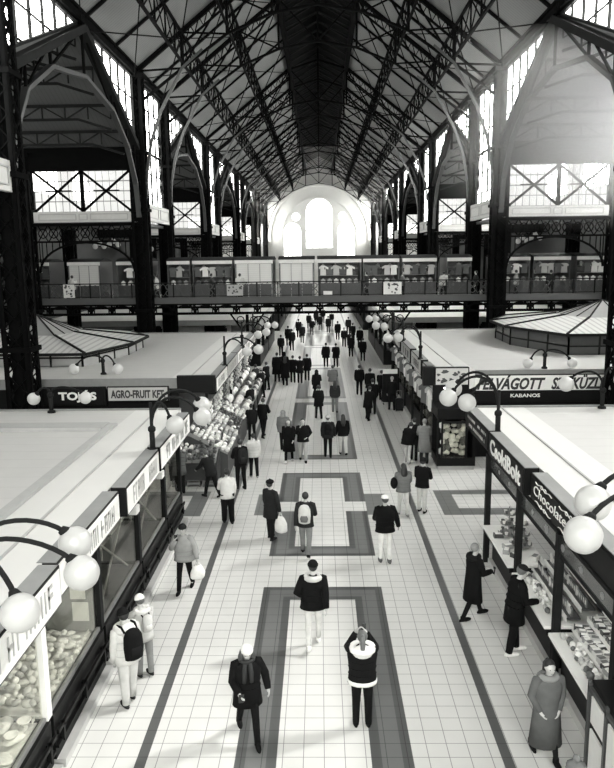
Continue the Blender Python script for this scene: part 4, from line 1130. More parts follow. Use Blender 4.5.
CUP = MB(); CUP.rings([(0, 0, 0, .025, .025), (0, 0, .06, .04, .04), (0, 0, .06, .032, .032), (0, 0, .03, .02, .02)], 9)
cups = [CUP.build('paper_cup', m) for m in (FOODM[2], FOODM[3])]
for (x, y) in ((4.15, 15.3), (4.25, 14.7)):
    for k in range(3):
        r_ = .19 - k * .05
        for q in range(9 - 2 * k):
            a = q * 2 * PI / (9 - 2 * k)
            put(cups[q % 2], (x + r_ * math.cos(a), y + r_ * math.sin(a), 1.02 + k * .22), 0, 'little cup on the tiered stands of the white counter island', 'cup', 'cups on the tiered stands')
for k, (x, y) in enumerate(((3.9, 15.2), (3.95, 14.6), (4.0, 14.15), (4.35, 14.0), (3.86, 14.35), (4.3, 15.75))):
    put(PACK[(0, 1, 0, 2, 1, 0)[k]], (x, y, .94), .3 * k, 'dark flat packet lying on the white counter island', 'packet', 'flat packets on the white counter island', 1.5)
# upright glass cabinet in the right corner
t = thing('drinks_cabinet', 'black upright cabinet with white lit panels in the bottom right corner', 'cabinet', (3.9, 8.2, 0))
mb = MB(); mb.box(3.52, 4.4, 7.5, 8.72, .1, 1.6); mb.box(3.56, 4.36, 7.54, 8.68, 0, .1); mb.build('body', BLACK, t, bevel=.02)
for (a, b, z0, z1) in ((8.2, 8.62, 1.05, 1.42), (8.2, 8.62, .25, .95), (7.6, 8.08, .3, 1.4)):
    mb = MB(); mb.box(3.495, 3.52, a, b, z0, z1); mb.build('white_panel', mat('cabinet_panel', .7, .3), t)
mb = MB()
for y in (7.52, 8.14, 8.7): mb.box(3.48, 3.52, y - .03, y + .03, .1, 1.58)
mb.box(3.48, 3.52, 7.5, 8.72, 1.47, 1.53); mb.build('door_frame', DGREY, t)

# ------------------------------------------------------------------ produce stalls at the left corner
FR = []
for k, v in enumerate((.78, .5, .3, .06, .68)):
    mb = MB(); mb.ball((0, 0, 0), (.062, .062, .056), 9, 6); FR.append(mb.build('fruit', mat('fruit_skin_%d' % k, v, .35, 0, .12), None, True))
crate_m = mat('crate_wood', .30, .8)
def crate_at(c, ux, uy, up, w, d, m, label):
    """open crate tilted to the slope: ux across, uy up the slope"""
    t = thing('produce_crate', label, 'crate', c, 'tilted crates of produce')
    mb = MB(); C_ = Vector(c)
    P = lambda a, b, h: C_ + ux * a + uy * b + up * h
    for (a0, b0, a1, b1) in ((-w, -d, w, -d), (w, -d, w, d), (w, d, -w, d), (-w, d, -w, -d)):
        mb.beam(P(a0, b0, .06), P(a1, b1, .06), .02, .12, up)
    mb.add([P(-w, -d, .01), P(w, -d, .01), P(w, d, .01), P(-w, d, .01)], [(0, 1, 2, 3)])
    mb.build('crate_sides', crate_m, t)
    n, q = 4, 3
    for i in range(n):
        for j in range(q):
            p = P(-w + .06 + (2 * w - .12) * i / (n - 1) + rg.uniform(-.03, .03), -d + .06 + (2 * d - .12) * j / (q - 1) + rg.uniform(-.03, .03), .09 + rg.uniform(0, .08))
            put(FR[m if rg.random() < .85 else rg.randrange(5)], p, rg.uniform(0, 3), 'round fruit or vegetable heaped in the crates of the left corner stall', 'produce', 'produce heaped in the left corner stall crates', rg.uniform(.9, 1.5))
def slope_table(name, pts, label, m=DGREY):
    mb = MB(); mb.poly(pts[0], pts[1]); return simple(name, m, label, 'table', mb)
# along the corridor, rising away from it
th = math.atan2(.62, 1.2)
slope_table('produce_table', ([(-3.0, 22.4, .1), (-3.0, 22.4, .85), (-4.4, 22.4, 1.55), (-4.4, 22.4, .1)], (0, 6.0, 0)), 'sloping produce table along the corridor at the left corner')
k = 0
for j in range(3):
    for i in range(9):
        c = (-3.22 - j * .45, 22.75 + i * .66, .97 + j * .225)
        crate_at(c, Vector((0, 1, 0)), Vector((-math.cos(th), 0, math.sin(th))), Vector((math.sin(th), 0, math.cos(th))), .3, .22, rg.choice((0, 0, 1, 2, 4, 3)), 'crate of produce on the sloping corridor table, %s row up, %s from the near end' % (NTH[j], NTH[i]))
slope_table('produce_table', ([(-4.75, 21.55, .75), (-4.75, 23.3, 1.35), (-4.75, 23.3, .2), (-4.75, 21.75, .2)], (1.5, 0, 0)), 'sloping produce table facing the cross aisle at the left corner')
th2 = math.atan2(.6, 1.75)
for j in range(3):
    for i in range(2):
        c = (-4.4 + i * .75, 21.85 + j * .52, .9 + j * .18)
        crate_at(c, Vector((1, 0, 0)), Vector((0, math.cos(th2), math.sin(th2))), Vector((0, -math.sin(th2), math.cos(th2))), .35, .24, rg.choice((0, 1, 4, 3)), 'crate of produce on the table facing the cross aisle, %s row up, %s' % (NTH[j], ('left', 'right')[i]))
for i in range(3):
    t = thing('crate', 'dark crate stored under the cross aisle produce table, %s from the left' % NTH[i], 'crate', (-4.5 + i * .48, 21.9, 0), 'crates under the produce table')
    x = -4.5 + i * .48; mb = MB(); mb.box(x - .2, x + .2, 21.75, 22.1, 0, .03)
    for z in (.08, .2, .32): mb.box(x - .2, x + .2, 21.74, 21.77, z, z + .08)
    for d in (-.19, .19): mb.box(x + d - .015, x + d + .015, 21.75, 22.1, 0, .42)
    mb.build('slats', MGREY, t)
    mb = MB(); mb.ball((x, 21.92, .32), (.16, .14, .14), 10, 6); mb.build('contents', FOODM[1], t, True)
# hanging strings above the produce
STR = MB()
for q in range(9): STR.ball((.03 * math.sin(q * 2.1), .03 * math.cos(q * 2.1), -.08 * q), .05, 7, 5)
st_ = [STR.build('produce_string', m, None, True) for m in (FOODM[1], FOODM[3], FOODM[2])]
for k in range(26):
    put(st_[k % 3], (-3.62 - .15 * (k % 2), 24.3 + k * .55, 2.52), k, 'string of dried produce hanging from the left middle stalls', 'produce string', 'strings hanging from the left middle stalls')
mb = MB(); mb.box(-3.86, -3.58, 24.2, 39.0, 2.5, 2.56)
simple('hanging_rail', IRON2, 'dark rail under the left middle signs from which strings hang', 'rail', mb)
for i, y in enumerate((24.2, 27.4, 30.8, 34.6, 39.0)):
    post(-3.9, y, 0, 2.55, IRON2, 'slim dark post of the left middle stalls, %s to the camera' % ORD[i])
# counters with bunches farther along the left
for i in range(4):
    y0 = 28.8 + i * 2.6
    t = thing('market_table', 'dark market table heaped with pale bunches on the left, %s past the produce' % NTH[i], 'table', (-3.5, y0 + 1.2, 0), 'tables along the left middle stalls')
    mb = MB(); mb.box(-4.3, -2.95, y0, y0 + 2.3, .78, .86); mb.build('top', MGREY, t)
    mb = MB(); mb.box(-4.25, -3.02, y0 + .04, y0 + 2.26, .1, .78); mb.build('skirt', BLACK, t)
BUN = [lump('bunch', FOODM[k], .15, .15, .13, 90 + k, 10, 7) for k in (2, 0, 1)] + [lump('bunch', FOODM[3], .13, .13, .2, 95, 10, 7)]
for k in range(72):
    i = k // 18; q = k % 18
    put(BUN[rg.choice((0, 0, 1, 2, 3))], (-3.12 - (q % 3) * .4, 29.0 + i * 2.6 + (q // 3) * .38, .96 + .1 * (q % 3)), rg.uniform(0, 3), 'rounded bunch heaped on the left market tables past the produce', 'bunch', 'bunches on the left market tables', rg.uniform(.8, 1.2))
mb = MB(); mb.box(-5.6, -5.5, 24.2, 39.2, 0, 2.95)
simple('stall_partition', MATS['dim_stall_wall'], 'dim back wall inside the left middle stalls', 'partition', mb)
mb = MB(); mb.box(-18.6, -4.9, 24.4, 24.5, 0, 2.9)
simple('stall_partition', BLACK, 'dark end wall of the left middle stalls below the TOJÁS sign', 'partition', mb)
mb = MB(); mb.box(5.1, 18.6, 25.0, 25.1, 0, 2.9)
simple('stall_partition', BLACK, 'dark end wall of the right middle stalls below the KABANOS board', 'partition', mb)
mb = MB(); mb.box(5.6, 5.7, 25.2, 39.2, 0, 2.95)
simple('stall_partition', MATS['dim_stall_wall'], 'dim back wall inside the right middle stalls', 'partition', mb)

# ------------------------------------------------------------------ right middle end kiosk and counters
t = thing('display_kiosk', 'black end kiosk with a lit window of pale bouquets facing the cross aisle', 'kiosk', (4.5, 23.9, 0))
mb = MB(); mb.box(3.86, 5.14, 23.4, 24.6, .14, .42); mb.box(3.86, 5.14, 23.4, 24.6, 1.75, 2.1); mb.box(5.04, 5.14, 23.4, 24.6, .42, 1.75); mb.box(3.86, 5.14, 24.5, 24.6, .42, 2.7); mb.build('body', BLACK, t)
mb = MB(); mb.box(3.9, 5.1, 23.44, 24.5, 0, .14); mb.build('plinth', STEP, t)
mb = MB()
for x in (3.88, 4.02, 4.82): mb.box(x - .03, x + .03, 23.37, 23.42, .42, 1.75)
mb.box(4.05, 4.82, 23.37, 23.42, 1.6, 1.68); mb.build('window_frame', IRON2, t)
mb = MB(); mb.box(4.05, 4.8, 23.4, 23.41, .42, 1.6); mb.build('glass', GLASS, t)
for k in range(30):
    put(BUN[rg.choice((0, 0, 1, 2, 3))], (4.12 + (k % 5) * .155 + rg.uniform(-.05, .05), 23.62 + .2 * rg.random(), .55 + (k // 5) * .19 + rg.uniform(-.06, .06)), rg.uniform(0, 3), 'pale rounded bouquet in the window of the black end kiosk', 'bouquet', 'bouquets in the end kiosk window', rg.uniform(.6, 1.0))
for i in range(5):
    y0 = 25.0 + i * 2.85
    t = thing('display_counter', 'dark glass counter of the right middle stalls, %s from the kiosk' % NTH[i], 'counter', (4.4, y0 + 1.3, 0), 'counters along the right middle stalls')
    mb = MB(); mb.box(4.0, 4.9, y0, y0 + 2.7, .12, .8); mb.build('base', BLACK, t)
    mb = MB(); mb.box(3.92, 4.9, y0, y0 + 2.7, 0, .12); mb.build('plinth', STEP, t)
    mb = MB(); mb.box(4.0, 4.02, y0 + .05, y0 + 2.65, .8, 1.35); mb.box(4.0, 4.5, y0 + .05, y0 + 2.65, 1.35, 1.37); mb.build('glass', SMOKE, t)
    post(3.95, y0 + 2.75, 0, 2.55, IRON2, 'slim dark post of the right middle stalls, %s from the kiosk' % NTH[i])
for k in range(60):
    put(BUN[rg.randrange(4)], (4.2 + (k % 2) * .3, 25.2 + k * .235, .9 + .1 * (k % 2)), rg.uniform(0, 3), 'rounded ware in the glass counters of the right middle stalls', 'ware', 'wares in the right middle counters', .8)
for k in range(22):
    put(garment[k % 3], (3.9 + .08 * (k % 2), 25.3 + k * .62, 1.65), PI / 2 + .2 * (k % 3), 'small cloth hanging from the right middle stalls', 'cloth', 'cloths hanging from the right middle stalls', 1.15)
t = thing('menu_stand', 'dark standing board with a white header in front of the right middle stalls', 'stand', (3.35, 34.5, 0))
mb = MB(); mb.box(3.0, 3.7, 34.4, 34.5, .1, 1.7); mb.build('board', BLACK, t)
mb = MB(); mb.box(3.0, 3.7, 34.38, 34.4, 1.5, 1.72); mb.build('header', WHITE, t)
mb = MB(); mb.beam((3.05, 34.3, .02), (3.05, 34.6, .02), .04); mb.beam((3.65, 34.3, .02), (3.65, 34.6, .02), .04); mb.build('feet', IRON2, t)
# far stalls beyond the bridge
for sx, xi in ((-1, 3.95), (1, 4.15)):
    for i, (a, b) in enumerate(((47.2, 54.6), (55, 62.3), (70.2, 82), (83, 95), (96, 109))):
        t = thing('far_stall', 'dark stall front beyond the bridge on the %s, %s to the bridge' % (SIDE[sx], ORD[i]), 'stall', (sx * 5, (a + b) / 2, 0), 'stall fronts beyond the bridge')
        lo, hi = sorted((sx * xi, sx * (xi + 1.0)))
        mb = MB(); mb.box(lo, hi, a, b, 0, .95); mb.build('counter', BLACK, t)
        lo2, hi2 = sorted((sx * (xi + 1.8), sx * (xi + 1.9))); mb = MB(); mb.box(lo2, hi2, a, b, 0, 2.9); mb.build('back_wall', DGREY, t)
        lo, hi = sorted((sx * xi, sx * (xi + .2))); mb = MB(); mb.box(lo, hi, a, b, 2.45, 3.05); mb.build('fascia', PAVW if i % 2 else GREYTOP, t)
        mb = MB()
        for y in (a, (a + b) / 2, b): mb.box(lo, hi, y - .06, y + .06, .95, 2.45)
        mb.build('posts', IRON2, t)
    for k in range(26):
        put(BUN[rg.randrange(4)], (sx * (xi + .35), 47.6 + k * .56, 1.05), 0, 'rounded ware on the dark stall counters beyond the bridge', 'ware', 'wares on the far counters')
# ------------------------------------------------------------------ people
SKIN = [mat('skin_light', .42, .55, 0, .06), mat('skin_mid', .32, .55, 0, .06)]
EYE = mat('dark_eye', .015, .3)
def cloth(v):
    v = v * .45 if v < .1 else v
    return mat('cloth_%04d' % int(round(v * 10000)), v, .9, 0, .22, 9, .25, 0, .12)
def hairm(v):
    return mat('hair_%03d' % int(round(v * 1000)), v, .6, 0, .3, 25, .3)
SKINNED = []
ARM = dict(down=(4, 9, 12, 4), swingf=(24, 8, 26, 4), swingb=(-26, 8, 8, 0), phone=(52, 14, 112, 30), pocket=(-14, 26, 62, 42), photo=(66, 22, 92, 38), hold=(18, 10, 72, 22), reach=(55, 6, 22, 6), carry=(6, 14, 6, 0), grab=(2, 22, 20, -6), push=(38, 8, 18, 6))
def person(x, y, rot, h, label, coat=('hip', .02), trous=.02, shoes=.02, hair=('short', .03), hat=None, legs=(0, 0, 0, 0), arms=('down', 'down'), lean=0, bulk=1.0, legw=1.0, face=False, group=None, collar=None, hem=None, head=0, scarf=None, skin=0, skirtv=None):
    k = h * .955 / 1.74
    root = thing('person', label, 'person', (x, y, 0), group)
    root.rotation_euler = (0, 0, rot)
    ln = math.radians(lean)
    def T(p):
        px, py, pz = p
        if pz <= .95: return (px, py, pz)
        q = min(1.0, (pz - .95) / .12); a = ln * q
        dy, dz = py, pz - .95
        return (px, dy * math.cos(a) + dz * math.sin(a), .95 + dz * math.cos(a) - dy * math.sin(a))
    # legs
    J = {}
    zmin = 9
    for s, th, kn in ((-1, legs[0], legs[1]), (1, legs[2], legs[3])):
        t, b = math.radians(th), math.radians(th - kn)
        hp = (s * .09, 0, .92); kp = (s * .1, .42 * math.sin(t), .92 - .42 * math.cos(t)); ap = (s * .105, kp[1] + .41 * math.sin(b), kp[2] - .41 * math.cos(b))
        J[s] = [hp, kp, ap]; zmin = min(zmin, ap[2])
    dz = .085 - zmin
    sh = lambda p: (p[0], p[1], p[2] + dz)
    for s in J: J[s] = [sh(p) for p in J[s]]
    U = lambda p: sh(T(p))
    A = {}
    for s, spec in ((-1, arms[0]), (1, arms[1])):
        f, o, e, inw = [math.radians(q) for q in (ARM[spec] if isinstance(spec, str) else spec)]
        S = (s * .185, 0, 1.415)
        u = Vector((s * math.sin(o) * math.cos(f), math.sin(f), -math.cos(f) * math.cos(o))).normalized()
        w = Vector((s * math.sin(o) * .35 - s * math.sin(inw), math.sin(f + e) * math.cos(inw), -math.cos(f + e) * math.cos(inw))).normalized()
        E = Vector(S) + u * .285; Wr = E + w * .25
        A[s] = [Vector(S), E, Wr, w]
    sc = lambda p: (p[0] * k, p[1] * k, p[2] * k)
    # --- body: one skinned surface
    V, Ed, R = [], [], []
    def add(p, r, par=None):
        V.append(sc(p)); R.append((r[0] * k, r[1] * k) if isinstance(r, tuple) else (r * k, r * k))
        if par is not None: Ed.append((par, len(V) - 1))
        return len(V) - 1
    pe = add(U((0, 0, .96)), (.13, .10)); sp = add(U((0, 0, 1.14)), (.12, .09), pe); ch = add(U((0, 0, 1.33)), (.13, .1), sp)
    nb = add(U((0, -.01, 1.455)), .058, ch); nk = add(U((0, .0, 1.51)), .05, nb)
    hd = math.radians(head)
    HB = Vector((0, .02, 1.56)); 
    def H(px, py, pz):
        dy, dzz = py, pz - 1.53
        return U((px, dy * math.cos(hd) + dzz * math.sin(hd), 1.53 + dzz * math.cos(hd) - dy * math.sin(hd)))
    h1 = add(H(0, .03, 1.565), (.058, .066), nk); h2 = add(H(0, .018, 1.635), (.074, .086), h1); h3 = add(H(0, .005, 1.69), (.07, .082), h2); add(H(0, 0, 1.725), (.045, .05), h3)
    if face:
        n1 = add(H(0, .10, 1.63), .012, h2)
        add(H(-.082, -.005, 1.635), .012, h2); add(H(.082, -.005, 1.635), .012, h2)
    for s in (-1, 1):
        a = A[s]
        s0 = add(U(tuple(a[0] + Vector((-s * .05, 0, 0)))), .06, ch); s1 = add(U(tuple(a[0])), .055, s0); e1 = add(U(tuple(a[1])), .042, s1); w1 = add(U(tuple(a[2])), (.026, .03), e1)
        d = a[3]; side = Vector((s * 1.0, 0, 0)); side = (side - d * side.dot(d)).normalized(); nn = d.cross(side)
        inw_ = -s
        pm = add(U(tuple(a[2] + d * .05)), (.036, .018), w1)
        for fi, (o_, l_) in enumerate(((-.026, .062), (-.009, .074), (.009, .07), (.026, .055))):
            b0 = add(U(tuple(a[2] + d * .085 + nn * o_)), .0095, pm)
            b1 = add(U(tuple(a[2] + d * (.085 + l_ * .6) + nn * o_ * 1.1 - side * .012)), .0085, b0)
            add(U(tuple(a[2] + d * (.085 + l_ * .95) + nn * o_ * 1.1 - side * .036)), .007, b1)
        t0 = add(U(tuple(a[2] + d * .045 - nn * .036)), .011, w1)
        add(U(tuple(a[2] + d * .085 - nn * .055 - side * .015)), .008, t0)
        lg = J[s]
        l0 = add(lg[0], .085, pe); l1 = add(lg[1], .055, l0); l2 = add(lg[2], .038, l1)
        add((lg[2][0], lg[2][1] + .1, max(.03, lg[2][2] - .055)), .028, l2)
    me = bpy.data.meshes.new('body'); me.from_pydata(V, Ed, []); me.materials.append(SKIN[skin])
    o = bpy.data.objects.new('body', me); COL.objects.link(o); o.parent = root
    o.modifiers.new('skin', 'SKIN'); o.modifiers['skin'].use_smooth_shade = True
    sl = me.skin_vertices[0].data if me.skin_vertices else None
    SKINNED.append((o, R))
    sb = o.modifiers.new('sub', 'SUBSURF'); sb.levels = 1; sb.render_levels = 1
    def fin(mb, name, m, smooth=True):
        mb.v = [sc(p) for p in mb.v]; q = mb.build(name, m, None, smooth); q.parent = root; return q
    def up(mb):
        mb.v = [U(p) for p in mb.v]; return mb
    # --- trousers
    mb = MB()
    for s in (-1, 1):
        lg = J[s]; a, b, c = [Vector(q) for q in lg]
        mb.tube([a + Vector((0, 0, .06)), a * .6 + b * .4, b, b * .5 + c * .5, c + Vector((0, 0, .0))], [.105 * min(1.25, legw), .088 * legw, .07 * legw, .064 * legw, .056 * legw], 12)
    mb.rings([sh((0, 0, .8)) + (.13, .1), sh((0, 0, .88)) + (.185, .125), sh((0, 0, .98)) + (.18, .12), sh((0, 0, 1.04)) + (.16, .1)], 14)
    fin(mb, 'trousers', cloth(trous))
    # --- shoes
    for s in (-1, 1):
        c = Vector(J[s][2]); th = math.radians((legs[1] - legs[0]) if s < 0 else (legs[3] - legs[2]))
        mb = MB(); mb.ball((0, .06, -.03), (.047, .15, .055), 12, 8, zmin=-.7); mb.tube([(0, 0, -.03), (0, 0, .05)], [.052, .05], 10)
        tl = max(-.5, min(.9, th * .75)) if c.z > .12 else 0
        mb.v = [(c.x + p[0], c.y + p[1] * math.cos(tl) + p[2] * math.sin(tl), max(.002, c.z - .01 + p[2] * math.cos(tl) - p[1] * math.sin(tl))) for p in mb.v]
        fin(mb, 'shoe', cloth(shoes))
    # --- coat
    hemz = {'waist': .93, 'hip': .84, 'thigh': .68, 'knee': .48, 'calf': .30}[coat[0]]
    B = bulk; fl = max(0, .95 - hemz) * .07
    rg_ = []
    if hemz < .9: rg_.append((0, 0, hemz, (.205 + fl) * B, (.145 + fl * .9) * B))
    rg_ += [(0, 0, max(hemz, .9) + .02, .2 * B, .145 * B), (0, 0, 1.05, .19 * B, .138 * B), (0, .01, 1.2, .2 * B, .145 * B), (0, 0, 1.34, .215 * B, .145 * B), (0, 0, 1.42, .2, .12), (0, -.005, 1.465, .125, .095), (0, 0, 1.49, .075, .07)]
    mb = MB(); mb.rings(rg_, 16, True, True); up(mb)
    for s in (-1, 1):
        a = A[s]; P0 = a[0] + Vector((-s * .06, 0, .01)); ml = a[0] * .5 + a[1] * .5
        mb.tube([U(tuple(q)) for q in (P0, a[0], ml, a[1], a[1] * .45 + a[2] * .55, a[2] + a[3] * .015)], [q * (.6 + .4 * B) for q in (.072, .08, .075, .068, .06, .05)], 10)
    cm = cloth(coat[1]); c_ = fin(mb, 'coat', cm)
    if coat[0] != 'waist' and B > 1.1:   # quilting seams of padded jackets
        mb = MB()
        for z in (1.0, 1.12, 1.24): 
            rx = .196 * B; mb.tube([U((rx * math.cos(q * PI / 8), (.145 * B) * math.sin(q * PI / 8), z)) for q in range(17)], .008, 5)
        fin(mb, 'quilt_seam', cloth(coat[1] * .8)).parent = c_
    if hem is not None:
        mb = MB(); z = max(hemz, .86); mb.rings([(0, 0, z - .03, .212 * B, .155 * B), (0, 0, z + .04, .21 * B, .153 * B)], 16); up(mb); fin(mb, 'hem_band', cloth(hem)).parent = c_
    if collar is not None:
        mb = MB(); R_ = .125 if collar[1] == 'fur' else .165
        mb.tube([U((R_ * math.cos(q * PI / 8), -.03 + R_ * .85 * math.sin(q * PI / 8), 1.47 - (.03 if math.sin(q * PI / 8) < 0 else 0))) for q in range(17)], .055, 8)
        if collar[1] == 'hood':
            mb.ball(U((0, -.1, 1.42)), (.17, .1, .12), 12, 8)
        fin(mb, 'hood', cloth(collar[0]))
    if scarf is not None:
        mb = MB(); mb.tube([U((.1 * math.cos(q * PI / 6), .01 + .095 * math.sin(q * PI / 6), 1.49)) for q in range(13)], .035, 7)
        for d in (-.035, .045): mb.tube([U((d, .11, 1.47)), U((d * 1.3, .16, 1.35)), U((d * 1.5, .165, 1.16))], [.035, .04, .032], 7)
        fin(mb, 'scarf', cloth(scarf))
    # --- hair and hats
    if hair:
        st, v = hair; mb = MB()
        mb.ball((0, -.022, 1.66), (.088, .095, .1), 14, 9)
        if st == 'long': mb.tube([(0, -.05, 1.68), (0, -.085, 1.56), (0, -.12, 1.42), (0, -.135, 1.27)], [(.085, .06), (.1, .06), (.105, .05), (.06, .03)], 12)
        if st == 'frame':
            for d in (-1, 1): mb.tube([(d * .07, -.01, 1.68), (d * .092, .01, 1.58), (d * .1, .03, 1.44), (d * .09, .05, 1.32)], [.045, .05, .045, .025], 8)
        if st == 'pony': mb.ball((0, -.1, 1.7), .035, 8, 6); mb.tube([(0, -.1, 1.7), (0, -.15, 1.6), (0, -.15, 1.45), (0, -.13, 1.32)], [.03, .045, .04, .015], 9)
        if st == 'bun': mb.ball((0, -.09, 1.75), .05, 9, 7)
        mb.v = [H(*p) for p in mb.v]; fin(mb, 'hair', hairm(v))
    if hat:
        st, v = hat; mb = MB()
        if st == 'beanie':
            mb.ball((0, -.008, 1.685), (.098, .108, .098), 16, 10, zmin=-.12); mb.rings([(0, -.008, 1.665, .1, .11), (0, -.008, 1.7, .103, .113)], 16)
        elif st == 'beret':
            mb.ball((.01, -.01, 1.715), (.118, .122, .07), 14, 8, zmin=-.5); mb.ball((0, 0, 1.79), .02, 6, 5)
        elif st == 'cap':
            mb.ball((0, -.005, 1.685), (.097, .107, .085), 16, 10, zmin=-.05); mb.poly([(.075 * math.cos(PI * q / 10), .08 + .11 * math.sin(PI * q / 10), 1.69) for q in range(11)], (0, .0, .012))
        elif st == 'hood':
            mb.ball((0, -.02, 1.655), (.11, .115, .125), 16, 10); mb.tube([(0, -.05, 1.6), (0, -.05, 1.47)], [.11, .13], 12)
        elif st == 'fluffy':
            r_ = random.Random(5); mb.ball((0, 0, 1.69), (.12, .125, .1), 18, 12, zmin=-.4); mb.v = [(a + r_.uniform(-.008, .008), b + r_.uniform(-.008, .008), c + r_.uniform(-.008, .008)) for a, b, c in mb.v]
            mb.ball((0, 0, 1.815), .045, 9, 7)
        mb.v = [H(*p) for p in mb.v]
        fin(mb, {'cap': 'cap', 'beret': 'beret', 'hood': 'raised_hood'}.get(st, 'woolly_hat'), cloth(v))
    if face:
        for s in (-1, 1):
            mb = MB(); mb.ball(H(s * .032, .092, 1.652), (.011, .008, .007), 8, 5); fin(mb, 'eye', EYE)
        mb = MB(); mb.ball(H(0, .094, 1.582), (.022, .008, .006), 8, 5); fin(mb, 'mouth', mat('lips', .2, .5))
    # world positions of hands and back, for carried things
    def world(p):
        q = Vector(sc(U(tuple(p)))); c, s_ = math.cos(rot), math.sin(rot)
        return Vector((x + q.x * c - q.y * s_, y + q.x * s_ + q.y * c, q.z))
    return dict(root=root, hand={s: world(A[s][2] + A[s][3] * .1) for s in A}, world=world, k=k, rot=rot, B=B)

def local_build(t, mb, name, m, rot, smooth=True, bevel=0):
    o = mb.build(name, m, None, smooth, bevel); o.parent = t; return o
def backpack(p, v, label, strap=.02, sz=1.0, pv=None):
    c = p['world']((0, -.14 * p['B'], 1.24)); k = p['k'] * sz
    t = thing('backpack', label, 'backpack', c); t.rotation_euler = (0, 0, p['rot'])
    mb = MB(); mb.rings([(0, -.09, -.24, .09, .06), (0, -.09, -.22, .14, .085), (0, -.09, -.05, .155, .1), (0, -.085, .12, .145, .09), (0, -.07, .2, .1, .06), (0, -.06, .22, .05, .03)], 14); mb.v = [(a * k, b * k, c_ * k) for a, b, c_ in mb.v]
    local_build(t, mb, 'bag', cloth(v), 0)
    mb = MB(); mb.rings([(0, -.165, -.18, .08, .04), (0, -.17, -.1, .1, .045), (0, -.165, -.02, .08, .03)], 10); mb.v = [(a * k, b * k, c_ * k) for a, b, c_ in mb.v]
    local_build(t, mb, 'pocket', cloth(pv if pv is not None else v * 1.4), 0)
    mb = MB()
    for s in (-1, 1): mb.tube([(s * .1, -.03, .17), (s * .11, .05, .24), (s * .12, .14 + .1 * p['B'], .2), (s * .13, .2 + .1 * p['B'], .05)], .018, 6)
    mb.v = [(a * k, b * k, c_ * k) for a, b, c_ in mb.v]
    local_build(t, mb, 'strap', cloth(strap), 0)
def carrier(p, s, v, label, w=.17, hh=.38, name='shopping_bag'):
    c = p['hand'][s]; c = Vector((c.x, c.y, max(c.z, hh + .12)))
    t = thing(name, label, 'bag', c); t.rotation_euler = (0, 0, p['rot'] + .4)
    mb = MB(); z0 = -.06 - hh
    mb.rings([(0, 0, z0, w * .7, w * .45), (.01, 0, z0 + .04, w, w * .6), (0, .01, z0 + hh * .5, w * 1.02, w * .62), (0, 0, z0 + hh * .85, w * .7, w * .35), (0, 0, z0 + hh, w * .45, w * .12)], 12)
    r_ = random.Random(2); mb.v = [(a + r_.uniform(-.012, .012), b + r_.uniform(-.012, .012), c_) for a, b, c_ in mb.v]
    local_build(t, mb, 'sack', cloth(v), 0)
    mb = MB(); mb.tube([(-w * .35, 0, z0 + hh * .95), (-.02, 0, .02), (.02, 0, .02), (w * .35, 0, z0 + hh * .95)], .01, 5); local_build(t, mb, 'handle', cloth(v), 0)
def phone(p, s, label):
    c = p['hand'][s]; t = MB(); t.box(-.038, .038, -.005, .005, -.075, .075); o = t.build('phone', mat('phone_case', .03, .25), None, False, .004); o.location = c; o.rotation_euler = (-.2, 0, p['rot']); tag(o, label, 'phone')
BK, FT = 0.0, PI           # back to the camera / facing it
# ---- nearest people
p = person(-1.13, 9.75, FT + .25, 1.66, 'person in a black coat and pale woolly hat walking forward at the bottom centre', ('thigh', .012), .012, .015, ('frame', .05), ('beanie', .62), (22, 4, -18, 14), ((-10, 24, 30, 0), (10, 12, 60, 20)), 4, 1.12, .9, True, head=18, scarf=.07)
phone(p, 1, 'small phone held by the person in the pale woolly hat')
p = person(.59, 10.0, BK, 1.66, 'person with a ponytail, black jacket and wide white hood seen from behind, taking a picture', ('hip', .014), .012, .012, ('pony', .10), None, (0, 0, 0, 0), ('photo', 'photo'), 0, 1.18, 1.0, False, collar=(.68, 'hood'), hem=.68)
phone(p, 1, 'phone raised by the person with the ponytail')
p = person(-.17, 12.3, BK + .06, 1.76, 'person in a black padded jacket with fur collar and white trousers seen from behind', ('hip', .012), .60, .75, ('short', .02), ('beanie', .015), (-8, 26, 14, 4), ('pocket', 'swingb'), 2, 1.22, .82, False, collar=(.5, 'fur'))
p = person(-.39, 16.45, BK - .1, 1.68, 'person in a dark jacket and grey trousers walking away down the centre', ('hip', .045), .17, .03, ('short', .012), None, (16, 5, -14, 22), ('swingb', 'hold'), 2, 1.05, 1.0)
backpack(p, .5, 'pale patterned backpack worn by the person walking down the centre', .03, 1.05, .12)
p = person(-1.3, 17.45, BK - .7, 1.64, 'person in a dark coat and beret standing still with a strap across the back', ('thigh', .035), .02, .05, ('short', .03), ('beret', .015), (4, 0, -4, 2), ('down', 'carry'), 0, 1.12, 1.0)
carrier(p, 1, .62, 'white shopping bag held by the person in the beret', .17, .42)
p = person(1.47, 16.0, BK + .1, 1.72, 'person in a white cap, black jacket and white trousers seen from behind', ('hip', .010), .66, .1, ('short', .05), ('cap', .7), (2, 0, -4, 4), ('hold', 'grab'), 2, 1.2, .85)
p = person(2.25, 19.1, BK + .15, 1.58, 'person with long dark hair in a grey quilted jacket and pale trousers', ('hip', .15), .5, .2, ('long', .012), None, (10, 2, -8, 10), ('hold', 'hold'), 2, 1.18, 1.0)
mb = MB(); mb.ball((1.98, 19.0, .98), (.1, .17, .16), 12, 8); o = mb.build('shoulder_bag', cloth(.015), None, True); tag(o, 'black shoulder bag at the side of the person with long dark hair', 'bag')
p = person(2.8, 19.35, BK - .5, 1.64, 'person in a black jacket and pale trousers beside the grey quilted jacket', ('hip', .014), .52, .04, ('short', .03), ('beanie', .02), (3, 0, -3, 2), ('hold', 'hold'), 4, 1.1, 1.0)
